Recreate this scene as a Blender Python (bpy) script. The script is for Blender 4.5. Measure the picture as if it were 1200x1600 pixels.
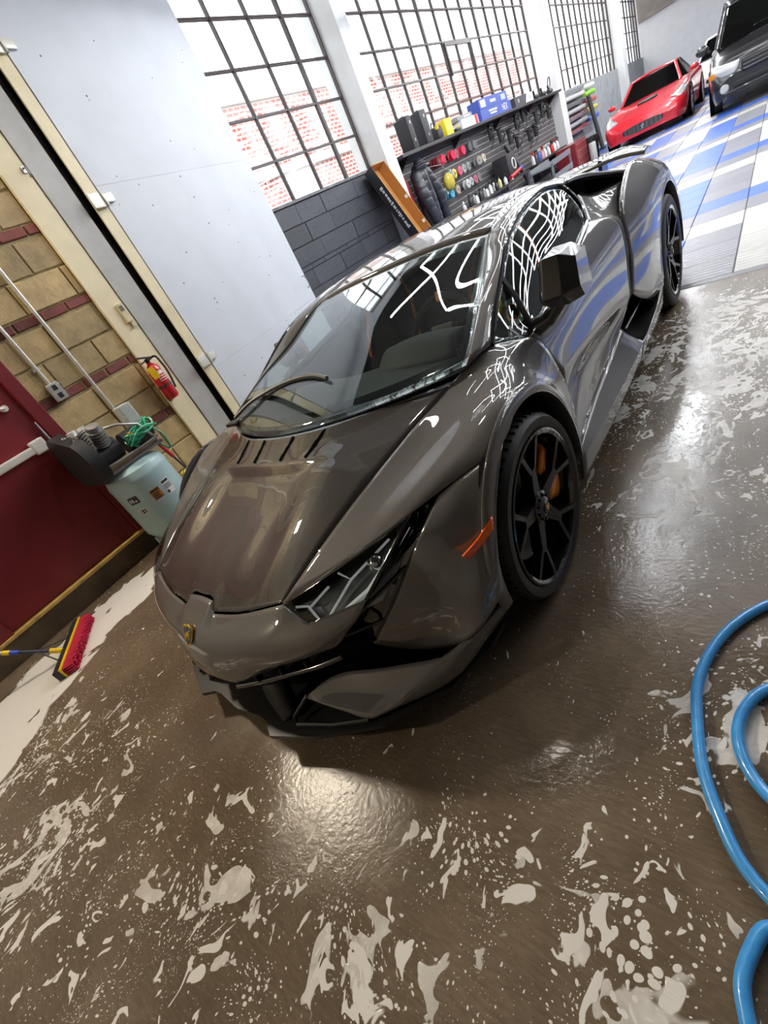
import bpy, bmesh, math, random
import numpy as np
from mathutils import Vector, Matrix

random.seed(7)
for _o in list(bpy.data.objects):
    bpy.data.objects.remove(_o)
SC = bpy.context.scene
COL = SC.collection

# ------------------------------------------------------------------ camera
def make_camera():
    pan, tilt, roll, foc = -0.8779, -0.5183, -0.5057, 704.08
    d = Vector((math.sin(pan) * math.cos(tilt), math.cos(pan) * math.cos(tilt), math.sin(tilt)))
    r = d.cross(Vector((0, 0, 1))).normalized()
    u = r.cross(d)
    c, s = math.cos(roll), math.sin(roll)
    R, U = c * r + s * u, -s * r + c * u
    cam = bpy.data.cameras.new('camera')
    cam.sensor_fit = 'VERTICAL'
    cam.sensor_height = 36.0
    cam.lens = foc / 1600.0 * 36.0
    cam.clip_start = 0.05
    cam.clip_end = 300
    o = bpy.data.objects.new('camera', cam)
    COL.objects.link(o)
    m = Matrix((R, U, -d)).transposed().to_4x4()
    m.translation = Vector((1.5669, -1.1623, 1.3168))
    o.matrix_world = m
    SC.camera = o
make_camera()

# ------------------------------------------------------------------ world (bright overcast sky) and exposure
WORLD = bpy.data.worlds.new('overcast_sky')
SC.world = WORLD
WORLD.use_nodes = True
WORLD.node_tree.nodes['Background'].inputs[0].default_value = (0.93, 0.96, 1.0, 1)
WORLD.node_tree.nodes['Background'].inputs[1].default_value = 2.6
SC.view_settings.view_transform = 'Standard'
SC.view_settings.look = 'None'
SC.view_settings.gamma = 1.0
SC.view_settings.use_curve_mapping = False
SC.view_settings.exposure = 0.85
SC.cycles.max_bounces = 8
SC.cycles.diffuse_bounces = 3
SC.cycles.glossy_bounces = 4
SC.cycles.transparent_max_bounces = 12

# ------------------------------------------------------------------ room frame: c = across (from the window wall), s = along it
YAW = -0.0162
WD = Vector((math.sin(YAW), math.cos(YAW), 0))
WN = Vector((math.cos(YAW), -math.sin(YAW), 0))
def RW(c, s, z=0.0):
    v = WN * c + WD * s
    return Vector((v.x, v.y, z))
ROT_ROOM = -YAW          # z rotation that turns local x to WN, local y to WD

# ------------------------------------------------------------------ materials
MATS = {}
def nodes(name):
    m = bpy.data.materials.new(name)
    m.use_nodes = True
    nt = m.node_tree
    b = nt.nodes['Principled BSDF']
    return m, nt, b
def N(nt, t, **kw):
    n = nt.nodes.new(t)
    for k, v in kw.items():
        if hasattr(n, k):
            setattr(n, k, v)
        else:
            n.inputs[k.replace('_', ' ')].default_value = v
    return n
def L(nt, a, b):
    nt.links.new(a, b)
def rgb(h):
    if isinstance(h, str):
        h = h.lstrip('#')
        v = [int(h[i:i + 2], 16) / 255 for i in (0, 2, 4)]
        return tuple((c / 12.92 if c <= .04045 else ((c + .055) / 1.055) ** 2.4) for c in v) + (1,)
    return tuple(h) + (1,) if len(h) == 3 else h
def M(name, col=(.5, .5, .5), rough=.5, metal=0.0, coat=0.0, coat_rough=.03, emit=None, es=0.0, noise=0.0, nscale=20.0, bump=0.0, bscale=60.0, ior=1.5, spec=.5):
    if name in MATS:
        return MATS[name]
    m, nt, b = nodes(name)
    c = rgb(col)
    b.inputs['Base Color'].default_value = c
    b.inputs['Roughness'].default_value = rough
    b.inputs['Metallic'].default_value = metal
    b.inputs['IOR'].default_value = ior
    b.inputs['Specular IOR Level'].default_value = spec
    if coat:
        b.inputs['Coat Weight'].default_value = coat
        b.inputs['Coat Roughness'].default_value = coat_rough
    if emit is not None:
        b.inputs['Emission Color'].default_value = rgb(emit)
        b.inputs['Emission Strength'].default_value = es
    if noise or bump:
        tc = N(nt, 'ShaderNodeTexCoord')
        if noise:
            n = N(nt, 'ShaderNodeTexNoise', Scale=nscale, Detail=6.0)
            L(nt, tc.outputs['Object'], n.inputs['Vector'])
            r = N(nt, 'ShaderNodeMapRange')
            r.inputs[1].default_value = .3; r.inputs[2].default_value = .7
            r.inputs[3].default_value = 1 - noise; r.inputs[4].default_value = 1 + noise
            L(nt, n.outputs[0], r.inputs[0])
            mx = N(nt, 'ShaderNodeVectorMath', operation='SCALE')
            mx.inputs[0].default_value = c[:3]
            L(nt, r.outputs[0], mx.inputs['Scale'])
            L(nt, mx.outputs[0], b.inputs['Base Color'])
        if bump:
            n2 = N(nt, 'ShaderNodeTexNoise', Scale=bscale, Detail=4.0)
            L(nt, tc.outputs['Object'], n2.inputs['Vector'])
            bp = N(nt, 'ShaderNodeBump', Strength=bump, Distance=.01)
            L(nt, n2.outputs[0], bp.inputs['Height'])
            L(nt, bp.outputs[0], b.inputs['Normal'])
    MATS[name] = m
    return m

def glass_mat(name, tint=(.8, .85, .84), ior=1.5, rough=0.0):
    """thin sheet: Fresnel reflection over a tinted clear sheet"""
    if name in MATS:
        return MATS[name]
    m = bpy.data.materials.new(name); m.use_nodes = True
    nt = m.node_tree; nt.nodes.clear()
    out = N(nt, 'ShaderNodeOutputMaterial')
    fr = N(nt, 'ShaderNodeFresnel')
    ge = N(nt, 'ShaderNodeNewGeometry')          # same reflectance from either face of the sheet
    io = N(nt, 'ShaderNodeMapRange'); io.inputs[3].default_value = ior; io.inputs[4].default_value = 1 / ior
    L(nt, ge.outputs['Backfacing'], io.inputs[0]); L(nt, io.outputs[0], fr.inputs['IOR'])
    tr = N(nt, 'ShaderNodeBsdfTransparent'); tr.inputs[0].default_value = tuple(tint) + (1,)
    gl = N(nt, 'ShaderNodeBsdfGlossy', Roughness=rough)
    mx = N(nt, 'ShaderNodeMixShader')
    L(nt, fr.outputs[0], mx.inputs[0]); L(nt, tr.outputs[0], mx.inputs[1]); L(nt, gl.outputs[0], mx.inputs[2])
    L(nt, mx.outputs[0], out.inputs[0])
    MATS[name] = m
    return m

# ------------------------------------------------------------------ mesh helpers
def tag(o, label=None, cat=None, group=None, kind=None):
    if label: o['label'] = label
    if cat: o['category'] = cat
    if group: o['group'] = group
    if kind: o['kind'] = kind
    return o
def empty(name, loc=(0, 0, 0), rotz=0.0, label=None, cat=None, group=None, rot=None):
    o = bpy.data.objects.new(name, None)
    COL.objects.link(o)
    o.empty_display_size = .1
    o.location = loc
    o.rotation_euler = rot if rot else (0, 0, rotz)
    return tag(o, label, cat, group)
def obj_mesh(name, me, mat, parent=None, loc=None, rot=None):
    o = bpy.data.objects.new(name, me)
    COL.objects.link(o)
    if mat is not None:
        ms = mat if isinstance(mat, (list, tuple)) else [mat]
        if not me.materials:
            for k in ms:
                me.materials.append(k)
    if parent is not None:
        o.parent = parent
    if loc is not None: o.location = loc
    if rot is not None: o.rotation_euler = rot
    return o
def mk(name, verts, faces, mat, parent=None, smooth=None, loc=None, rot=None, flip=False, mi=None):
    me = bpy.data.meshes.new(name)
    if flip:
        faces = [tuple(reversed(f)) for f in faces]
    me.from_pydata([tuple(v) for v in verts], [], faces)
    if smooth is not None:
        me.polygons.foreach_set('use_smooth', [True] * len(me.polygons))
        me.set_sharp_from_angle(angle=math.radians(smooth))
    if mi is not None:
        me.polygons.foreach_set('material_index', mi)
    me.update()
    return obj_mesh(name, me, mat, parent, loc, rot)

class MB:
    """collects shapes into ONE mesh"""
    def __init__(s):
        s.v = []; s.f = []
    def add(s, V, F, xf=None):
        o = len(s.v)
        for v in V:
            v = Vector(v)
            if xf is not None: v = xf @ v
            s.v.append(v)
        s.f += [tuple(i + o for i in f) for f in F]
        return s
    def box(s, c, d, xf=None, rot=None, bev=0.0):
        x, y, z = (k / 2 for k in d)
        m = Matrix.Translation(Vector(c))
        if rot is not None:
            from mathutils import Euler
            m = m @ Euler(rot).to_matrix().to_4x4()
        if xf is not None: m = xf @ m
        if bev <= 0:
            V = [(i * x, j * y, k * z) for i in (-1, 1) for j in (-1, 1) for k in (-1, 1)]
            F = [(0, 1, 3, 2), (4, 6, 7, 5), (0, 4, 5, 1), (2, 3, 7, 6), (0, 2, 6, 4), (1, 5, 7, 3)]
            return s.add(V, F, m)
        bm = bmesh.new()
        bmesh.ops.create_cube(bm, size=1)
        for v in bm.verts: v.co = Vector((v.co.x * 2 * x, v.co.y * 2 * y, v.co.z * 2 * z))
        b = min(bev, .49 * min(d))
        bmesh.ops.bevel(bm, geom=bm.edges[:], offset=b, segments=2, affect='EDGES', profile=.6)
        bm.verts.index_update()
        s.add([v.co.copy() for v in bm.verts], [tuple(v.index for v in f.verts) for f in bm.faces], m)
        bm.free()
        return s
    def cyl(s, a, b, r, r2=None, n=16, caps=True):
        a, b = Vector(a), Vector(b)
        r2 = r if r2 is None else r2
        d = (b - a).normalized()
        q = Vector((0, 0, 1)).rotation_difference(d)
        V = []; F = []
        for i in range(n):
            t = 2 * math.pi * i / n
            e = q @ Vector((math.cos(t), math.sin(t), 0))
            V += [a + e * r, b + e * r2]
        for i in range(n):
            j = (i + 1) % n
            F.append((2 * i, 2 * j, 2 * j + 1, 2 * i + 1))
        if caps:
            F.append(tuple(2 * i for i in reversed(range(n))))
            F.append(tuple(2 * i + 1 for i in range(n)))
        return s.add(V, F)
    def tube(s, pts, r, n=8, closed=False, caps=True):
        P = [Vector(p) for p in pts]
        m = len(P)
        rr = r if isinstance(r, (list, tuple)) else [r] * m
        V = []; F = []
        up = None
        for i in range(m):
            a = P[(i - 1) % m] if (closed or i > 0) else P[i]
            b = P[(i + 1) % m] if (closed or i < m - 1) else P[i]
            t = (b - a).normalized()
            if up is None:
                up = t.orthogonal().normalized()
            else:
                up = (up - t * up.dot(t))
                if up.length < 1e-6: up = t.orthogonal()
                up.normalize()
            w = t.cross(up)
            for k in range(n):
                g = 2 * math.pi * k / n
                V.append(P[i] + (up * math.cos(g) + w * math.sin(g)) * rr[i])
        for i in range(m if closed else m - 1):
            j = (i + 1) % m
            for k in range(n):
                l = (k + 1) % n
                F.append((i * n + k, i * n + l, j * n + l, j * n + k))
        if caps and not closed:
            F.append(tuple(reversed(range(n))))
            F.append(tuple((m - 1) * n + k for k in range(n)))
        return s.add(V, F)
    def lathe(s, prof, n=24, xf=None, closed=False):
        """profile (r, z) turned about z"""
        V = []; F = []
        m = len(prof)
        for i in range(n):
            t = 2 * math.pi * i / n
            for r, z in prof:
                V.append((r * math.cos(t), r * math.sin(t), z))
        for i in range(n):
            j = (i + 1) % n
            for k in range(m if closed else m - 1):
                l = (k + 1) % m
                F.append((i * m + k, j * m + k, j * m + l, i * m + l))
        return s.add(V, F, xf)
    def prism(s, poly, z0, z1, xf=None):
        n = len(poly)
        V = [(x, y, z0) for x, y in poly] + [(x, y, z1) for x, y in poly]
        F = [tuple(reversed(range(n))), tuple(range(n, 2 * n))]
        F += [(i, (i + 1) % n, n + (i + 1) % n, n + i) for i in range(n)]
        return s.add(V, F, xf)
    def sphere(s, c, r, nu=12, nv=8, xf=None):
        r = r if isinstance(r, (tuple, list)) else (r, r, r)
        V = [(c[0], c[1], c[2] + r[2])]
        for j in range(1, nv):
            p = math.pi * j / nv
            for i in range(nu):
                t = 2 * math.pi * i / nu
                V.append((c[0] + r[0] * math.sin(p) * math.cos(t), c[1] + r[1] * math.sin(p) * math.sin(t), c[2] + r[2] * math.cos(p)))
        V.append((c[0], c[1], c[2] - r[2]))
        F = [(0, 1 + i, 1 + (i + 1) % nu) for i in range(nu)]
        for j in range(nv - 2):
            for i in range(nu):
                a = 1 + j * nu + i; b = 1 + j * nu + (i + 1) % nu
                F.append((a, a + nu, b + nu, b))
        e = len(V) - 1; o = 1 + (nv - 2) * nu
        F += [(e, o + (i + 1) % nu, o + i) for i in range(nu)]
        return s.add(V, F, xf)
    def build(s, name, mat, parent=None, smooth=None, loc=None, rot=None):
        return mk(name, s.v, s.f, mat, parent, smooth, loc, rot)

def rotz(a): return Matrix.Rotation(a, 4, 'Z')
def rotx(a): return Matrix.Rotation(a, 4, 'X')
def roty(a): return Matrix.Rotation(a, 4, 'Y')
def trn(*a): return Matrix.Translation(Vector(a))

def spl(P, n, sharp=()):
    """chord-length Catmull-Rom through P (k x d) with optional sharp points"""
    P = np.asarray(P, float)
    k = len(P)
    if k == 1: return P
    h = np.maximum(np.linalg.norm(np.diff(P, axis=0), axis=1), 1e-6)
    D = np.diff(P, axis=0) / h[:, None]
    out = []
    def tang(i, side):
        if i == 0:
            return D[0] if k == 2 or 1 in sharp else 1.5 * D[0] - .5 * ((D[0] * h[1] + D[1] * h[0]) / (h[0] + h[1]))
        if i == k - 1:
            return D[-1] if k == 2 or (k - 2) in sharp else 1.5 * D[-1] - .5 * ((D[-1] * h[-2] + D[-2] * h[-1]) / (h[-1] + h[-2]))
        if i in sharp:
            return D[i - 1] if side < 0 else D[i]
        return (D[i - 1] * h[i] + D[i] * h[i - 1]) / (h[i - 1] + h[i])
    for i in range(k - 1):
        a, b = tang(i, 1) * h[i], tang(i + 1, -1) * h[i]
        for j in range(n):
            t = j / n
            out.append((2 * t**3 - 3 * t**2 + 1) * P[i] + (t**3 - 2 * t**2 + t) * a + (-2 * t**3 + 3 * t**2) * P[i + 1] + (t**3 - t**2) * b)
    out.append(P[-1])
    return np.array(out)
def grid_spl(rows, nu=6, nv=6, su=(), sv=()):
    """rows x cols control grid -> fine grid; su sharp columns, sv sharp rows"""
    A = [spl(r, nu, su(i) if callable(su) else su) for i, r in enumerate(rows)]
    A = np.stack(A)                       # R x M x 3
    B = np.stack([spl(A[:, j], nv, sv) for j in range(A.shape[1])], 1)
    return B
def grid_faces(R, C):
    return [(i * C + j, i * C + j + 1, (i + 1) * C + j + 1, (i + 1) * C + j) for i in range(R - 1) for j in range(C - 1)]
def bez(pts, n=12):
    return [Vector(p) for p in spl(pts, n)]

CHROME = M('polished_metal', (.75, .75, .76), .12, metal=1.0)
STEEL = M('brushed_steel', (.42, .42, .43), .35, metal=1.0)
# ================================================================== the workshop
def struct(o):
    o['kind'] = 'structure'
    return o
def room_box(name, c0, c1, s0, s1, z0, z1, mat, parent=None):
    """box in room axes; a top-level one gets its own origin in the room frame"""
    b = MB().box(((c0 + c1) / 2, (s0 + s1) / 2, (z0 + z1) / 2), (abs(c1 - c0), abs(s1 - s0), abs(z1 - z0)))
    if parent is None:
        return b.build(name, mat, None, rot=(0, 0, ROT_ROOM))
    return b.build(name, mat, parent)

C_WIN, C_BLK, S_END, Z_CEIL = -3.5, -2.52, 30.5, 4.9

def floor_mat():
    m, nt, b = nodes('wet_concrete_with_foam')
    tc = N(nt, 'ShaderNodeTexCoord'); co = tc.outputs['Object']
    def noise(scale, detail=4.0, dist=0.0, rough=.5, vec=None, mscale=None):
        v = vec or co
        if mscale:
            mp = N(nt, 'ShaderNodeMapping'); mp.inputs['Scale'].default_value = mscale
            if len(mscale) > 3: pass
            L(nt, v, mp.inputs['Vector']); v = mp.outputs[0]
        n = N(nt, 'ShaderNodeTexNoise', Scale=scale, Detail=detail, Distortion=dist, Roughness=rough)
        L(nt, v, n.inputs['Vector']); return n.outputs[0]
    def math2(op, a, b_=None, clamp=False):
        n = N(nt, 'ShaderNodeMath', operation=op); n.use_clamp = clamp
        for i, k in enumerate((a, b_)):
            if k is None: continue
            if isinstance(k, (int, float)): n.inputs[i].default_value = k
            else: L(nt, k, n.inputs[i])
        return n.outputs[0]
    def rng(v, a, b_, c=0.0, d=1.0, smooth=True):
        n = N(nt, 'ShaderNodeMapRange'); n.clamp = True
        if smooth: n.interpolation_type = 'SMOOTHSTEP'
        L(nt, v, n.inputs[0])
        for i, k in enumerate((a, b_, c, d)): n.inputs[i + 1].default_value = k
        return n.outputs[0]
    def blob(x, y, r0, r1, sy=1.0, rot=0.0):
        mp = N(nt, 'ShaderNodeMapping'); mp.vector_type = 'TEXTURE'
        mp.inputs['Location'].default_value = (x, y, 0); mp.inputs['Rotation'].default_value = (0, 0, rot); mp.inputs['Scale'].default_value = (1, sy, 1)
        L(nt, co, mp.inputs['Vector'])
        n = N(nt, 'ShaderNodeVectorMath', operation='LENGTH'); L(nt, mp.outputs[0], n.inputs[0])
        return rng(n.outputs['Value'], r0, r1, 1.0, 0.0)
    # where suds have gathered
    dens = None
    for args, w in (((1.34, -.975, .02, .30, 1.2, .5), .95), ((.82, -1.28, .03, .36, .6, .3), .8), ((-.53, -1.75, .05, .62, .8, .3), .75), ((.32, -1.50, .05, .5, .8, 0), .7), ((1.1, -.96, .03, .30, .5, .2), .6),
                    ((-1.1, -1.45, .1, .8, .7, .4), .55), ((.95, -1.02, .05, .4, .6, .2), .5), ((1.30, 1.9, .2, .95, 1.2, 0), .85), ((.95, 1.3, .1, .55, 1.8, -.1), .7), ((1.42, 1.25, .1, .5, 1.2, 0), .8),
                    ((1.30, .6, .1, .7, 1.4, 0), .5), ((1.48, -.42, .03, .30, 1.6, 0), .6), ((-.5, -1.35, .05, .5, .8, .4), .45), ((.5, -1.6, .5, 1.5, .55, .35), .38)):
        o = math2('MULTIPLY', blob(*args), w)
        dens = o if dens is None else math2('MAXIMUM', dens, o)
    puddle = None
    for args in ((-2.03, -.85, .10, .36, 1.7, 0), (-1.90, -1.40, .10, .42, 1.5, .2), (-1.65, -1.85, .1, .45, 1.3, .5)):
        o = blob(*args)
        puddle = o if puddle is None else math2('MAXIMUM', puddle, o)
    # streaky warped coordinates
    wn_ = N(nt, 'ShaderNodeTexNoise', Scale=3.2, Detail=2.0); L(nt, co, wn_.inputs['Vector'])
    wv = N(nt, 'ShaderNodeVectorMath', operation='SCALE'); wv.inputs['Scale'].default_value = .22; L(nt, wn_.outputs['Color'], wv.inputs[0])
    wa = N(nt, 'ShaderNodeVectorMath', operation='ADD'); L(nt, co, wa.inputs[0]); L(nt, wv.outputs[0], wa.inputs[1])
    warp = wa.outputs[0]
    # suds: strings and patches (two scales), threshold falls where suds gather
    big = noise(6.5, 3.0, .9, .5, warp, (1.0, .75, 1))
    t1 = math2('SUBTRACT', .715, math2('MULTIPLY', dens, .25))
    f1 = rng(math2('SUBTRACT', big, t1), 0.0, .012)
    mid = noise(21, 2.0, .8, .5, warp, (1.0, .62, 1))
    t2 = math2('SUBTRACT', .715, math2('MULTIPLY', dens, .17))
    f2 = rng(math2('SUBTRACT', mid, t2), 0.0, .018)
    # speckles
    vo = N(nt, 'ShaderNodeTexVoronoi', Scale=46.0, Randomness=1.0); L(nt, warp, vo.inputs['Vector'])
    sel = noise(4.0, 2.0, .5)
    rad = math2('MULTIPLY', math2('ADD', math2('SUBTRACT', sel, .40), math2('MULTIPLY', dens, .36)), .66)
    f3 = rng(math2('SUBTRACT', rad, vo.outputs['Distance']), 0.0, .03)
    v2 = N(nt, 'ShaderNodeTexVoronoi', Scale=112.0, Randomness=1.0); L(nt, warp, v2.inputs['Vector'])
    sel2 = noise(7.0, 2.0, .5)
    f5 = rng(math2('SUBTRACT', math2('MULTIPLY', math2('ADD', math2('SUBTRACT', sel2, .42), math2('MULTIPLY', dens, .25)), .75), v2.outputs['Distance']), 0.0, .05)
    # bubbles open holes in the sheets of suds
    v3 = N(nt, 'ShaderNodeTexVoronoi', Scale=19.0, Randomness=1.0); L(nt, warp, v3.inputs['Vector'])
    hole = rng(math2('SUBTRACT', math2('MULTIPLY', noise(9.0, 2.0, .3), .72), v3.outputs['Distance']), .02, .05)
    film = math2('MULTIPLY', math2('SUBTRACT', 1.0, hole), rng(noise(16, 4.0, .5), .3, .7, .62, .92))
    f1 = math2('MULTIPLY', f1, film)
    f3 = math2('MAXIMUM', f3, f5)
    pn = noise(3.0, 3.0, 1.2, .5, warp, (1.6, .7, 1))
    pm = math2('SUBTRACT', puddle, rng(pn, .45, .75, 0, .9))
    f4 = rng(pm, .12, .20)
    foam = math2('MAXIMUM', math2('MAXIMUM', f1, f2), math2('MAXIMUM', f3, f4), True)
    # concrete
    g1 = noise(2.2, 6.0, .3, .6); g2 = noise(70, 4.0, 0, .7, None, (.35, 1.6, 1))
    cr = N(nt, 'ShaderNodeValToRGB'); L(nt, math2('ADD', math2('MULTIPLY', g1, .55), math2('MULTIPLY', g2, .45)), cr.inputs[0])
    e = cr.color_ramp.elements
    e[0].position = .30; e[0].color = (.085, .063, .042, 1); e[1].position = .72; e[1].color = (.245, .185, .128, 1)
    x = e.new(.5); x.color = (.150, .112, .076, 1)
    fcol = N(nt, 'ShaderNodeMixRGB'); L(nt, foam, fcol.inputs[0]); L(nt, cr.outputs[0], fcol.inputs[1]); fcol.inputs[2].default_value = (.74, .71, .66, 1)
    L(nt, fcol.outputs[0], b.inputs['Base Color'])
    # wetness: thin water film with ripples
    wet = rng(noise(1.6, 3.0, .4), .30, .62)
    ro = math2('ADD', rng(wet, 0, 1, .28, .09, False), math2('MULTIPLY', foam, .28))
    L(nt, ro, b.inputs['Roughness'])
    b.inputs['IOR'].default_value = 1.4
    hgt = math2('ADD', math2('MULTIPLY', noise(62, 3.0, .4, .5, warp), .40), math2('ADD', math2('MULTIPLY', g2, .12), math2('MULTIPLY', foam, .5)))
    bp = N(nt, 'ShaderNodeBump', Strength=.30, Distance=.007); L(nt, hgt, bp.inputs['Height']); L(nt, bp.outputs[0], b.inputs['Normal'])
    return m
fl = struct(MB().box((1.5, 11.0, -.05), (16, 42, .1)).build('floor', floor_mat()))

# ---- interlocking floor tiles
def tile_mat(name, col):
    m, nt, b = nodes(name)
    tc = N(nt, 'ShaderNodeTexCoord')
    w = N(nt, 'ShaderNodeTexWave', Scale=5.2, Distortion=0.0); w.bands_direction = 'Y'
    L(nt, tc.outputs['Object'], w.inputs['Vector'])
    n = N(nt, 'ShaderNodeTexNoise', Scale=9.0, Detail=5.0); L(nt, tc.outputs['Object'], n.inputs['Vector'])
    oi = N(nt, 'ShaderNodeObjectInfo')
    r = N(nt, 'ShaderNodeMapRange'); r.inputs[3].default_value = .82; r.inputs[4].default_value = 1.12; L(nt, n.outputs[0], r.inputs[0])
    r2 = N(nt, 'ShaderNodeMapRange'); r2.inputs[3].default_value = .9; r2.inputs[4].default_value = 1.08; L(nt, oi.outputs['Random'], r2.inputs[0])
    mm = N(nt, 'ShaderNodeMath', operation='MULTIPLY'); L(nt, r.outputs[0], mm.inputs[0]); L(nt, r2.outputs[0], mm.inputs[1])
    s = N(nt, 'ShaderNodeVectorMath', operation='SCALE'); s.inputs[0].default_value = rgb(col)[:3]; L(nt, mm.outputs[0], s.inputs['Scale'])
    L(nt, s.outputs[0], b.inputs['Base Color'])
    b.inputs['Roughness'].default_value = .38
    bp = N(nt, 'ShaderNodeBump', Strength=.5, Distance=.006); L(nt, w.outputs['Fac'], bp.inputs['Height']); L(nt, bp.outputs[0], b.inputs['Normal'])
    return m
TILE = {'w': tile_mat('white_floor_tile', '#C2C1BA'), 'g': tile_mat('grey_floor_tile', '#7E7E86'), 'b': tile_mat('blue_floor_tile', '#3F69C4')}
TP = .408
def tiles():
    t, h = TP / 2 - .0025, .014
    V = [(-t, -t, 0), (t, -t, 0), (t, t, 0), (-t, t, 0)]
    k = t - .005
    V += [(-t, -t, h - .004), (t, -t, h - .004), (t, t, h - .004), (-t, t, h - .004), (-k, -k, h), (k, -k, h), (k, k, h), (-k, k, h)]
    F = [(0, 1, 5, 4), (1, 2, 6, 5), (2, 3, 7, 6), (3, 0, 4, 7), (4, 5, 9, 8), (5, 6, 10, 9), (6, 7, 11, 10), (7, 4, 8, 11), (8, 9, 10, 11)]
    mesh = {}
    for c_, m in TILE.items():
        me = bpy.data.meshes.new('tile_' + {'w': 'white', 'g': 'grey', 'b': 'blue'}[c_]); me.from_pydata(V, [], F); me.materials.append(m); me.update(); mesh[c_] = me
    rows = ['col', 'col', 'col', 'w', 'g', 'b']
    cols = ['g', 'w', 'b']                     # column cycle, 'g' = the column just left of the first white one
    s0, c0 = 2.885, 1.285
    cells = []
    cam = SC.camera.matrix_world.inverted()
    for i in range(-12, 14):
        for j in range(0, 67):
            c = c0 + (i + .5) * TP; s = s0 + (j + .5) * TP
            k = rows[j % 6]
            if k == 'col': k = cols[(i + 1) % 3]
            P = cam @ RW(c, s, 0)
            u = 600 + 704 * P.x / -P.z if P.z < 0 else -9999; v = 800 - 704 * P.y / -P.z if P.z < 0 else 0
            # seen: inside the frame and not behind the grey car
            vis = P.z < 0 and 900 < u < 1230 and 20 < v < 470 and (u > 1000 or v < 300)
            cells.append((-P.z if vis else 1e6 - P.z, c, s, k))
    cells.sort(key=lambda q: q[0])
    first, rest = cells[:300], cells[300:]
    for d, c, s, k in first:
        o = bpy.data.objects.new('floor_tile', mesh[k]); COL.objects.link(o)
        o.parent = fl; o.location = RW(c, s, 0); o.rotation_euler = (0, 0, ROT_ROOM)
    VV, FF, MI = [], [], []
    for d, c, s, k in rest:
        o = len(VV); p = RW(c, s, 0)
        R = Matrix.Rotation(ROT_ROOM, 3, 'Z')
        VV += [tuple(R @ Vector(v) + p) for v in V]; FF += [tuple(a + o for a in f) for f in F]; MI += ['wgb'.index(k)] * len(F)
    mk('floor_tiles_beyond', VV, FF, [TILE['w'], TILE['g'], TILE['b']], fl, mi=MI)['kind'] = 'stuff'
    # bevelled edge strip at the front of the tiled area
    e = MB()
    for i in range(-12, 14):
        pass
    y0, y1 = s0 - .045, s0
    e.add([(-3.6, y0, 0), (6.6, y0, 0), (6.6, y1, 0), (-3.6, y1, 0), (-3.6, y0 + .008, .004), (6.6, y0 + .008, .004), (6.6, y1 - .002, .013), (-3.6, y1 - .002, .013)], [(0, 1, 5, 4), (4, 5, 6, 7), (1, 2, 6, 5), (2, 3, 7, 6), (3, 0, 4, 7)])
    e.build('edge_strip', M('grey_edge_strip', (.22, .22, .23), .35), fl, rot=(0, 0, ROT_ROOM))
tiles()

# ---- painted and bare masonry
def block_mat(name, col, spread, rough=.85, bump=.5):
    m, nt, b = nodes(name)
    tc = N(nt, 'ShaderNodeTexCoord'); oi = N(nt, 'ShaderNodeObjectInfo')
    n = N(nt, 'ShaderNodeTexNoise', Scale=7.0, Detail=7.0, Roughness=.65)
    ad = N(nt, 'ShaderNodeVectorMath', operation='ADD'); L(nt, tc.outputs['Object'], ad.inputs[0]); L(nt, oi.outputs['Location'], ad.inputs[1])
    L(nt, ad.outputs[0], n.inputs['Vector'])
    r = N(nt, 'ShaderNodeMapRange'); r.inputs[1].default_value = .25; r.inputs[2].default_value = .75; r.inputs[3].default_value = 1 - spread; r.inputs[4].default_value = 1 + spread
    L(nt, n.outputs[0], r.inputs[0])
    r2 = N(nt, 'ShaderNodeMapRange'); r2.inputs[3].default_value = .78; r2.inputs[4].default_value = 1.2; L(nt, oi.outputs['Random'], r2.inputs[0])
    mm = N(nt, 'ShaderNodeMath', operation='MULTIPLY'); L(nt, r.outputs[0], mm.inputs[0]); L(nt, r2.outputs[0], mm.inputs[1])
    s = N(nt, 'ShaderNodeVectorMath', operation='SCALE'); s.inputs[0].default_value = rgb(col)[:3]; L(nt, mm.outputs[0], s.inputs['Scale'])
    L(nt, s.outputs[0], b.inputs['Base Color'])
    b.inputs['Roughness'].default_value = rough
    n2 = N(nt, 'ShaderNodeTexNoise', Scale=28.0, Detail=6.0); L(nt, ad.outputs[0], n2.inputs['Vector'])
    bp = N(nt, 'ShaderNodeBump', Strength=bump, Distance=.01); L(nt, n2.outputs[0], bp.inputs['Height']); L(nt, bp.outputs[0], b.inputs['Normal'])
    return m
BLOCK = block_mat('tan_glazed_block', '#B89F70', .35, .55)
REDBRICK = block_mat('dark_red_brick', '#7E4038', .35, .6)
MORTAR = M('pale_mortar', '#A3966F', .95, noise=.25, nscale=30)
BLACKBLK = block_mat('black_painted_block', '#383A40', .25, .55, .8)
CREAM = M('cream_painted_steel', '#EBDDB8', .45, noise=.06, nscale=6)
GREYPOST = M('light_grey_post', '#B4B2AE', .4, noise=.08, nscale=8)
WHITEPAINT = M('white_painted_wall', '#DDDEDF', .6, noise=.04, nscale=4)
GREYWALL = M('grey_rendered_wall', '#8E9193', .8, noise=.18, nscale=5, bump=.3, bscale=20)

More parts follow.
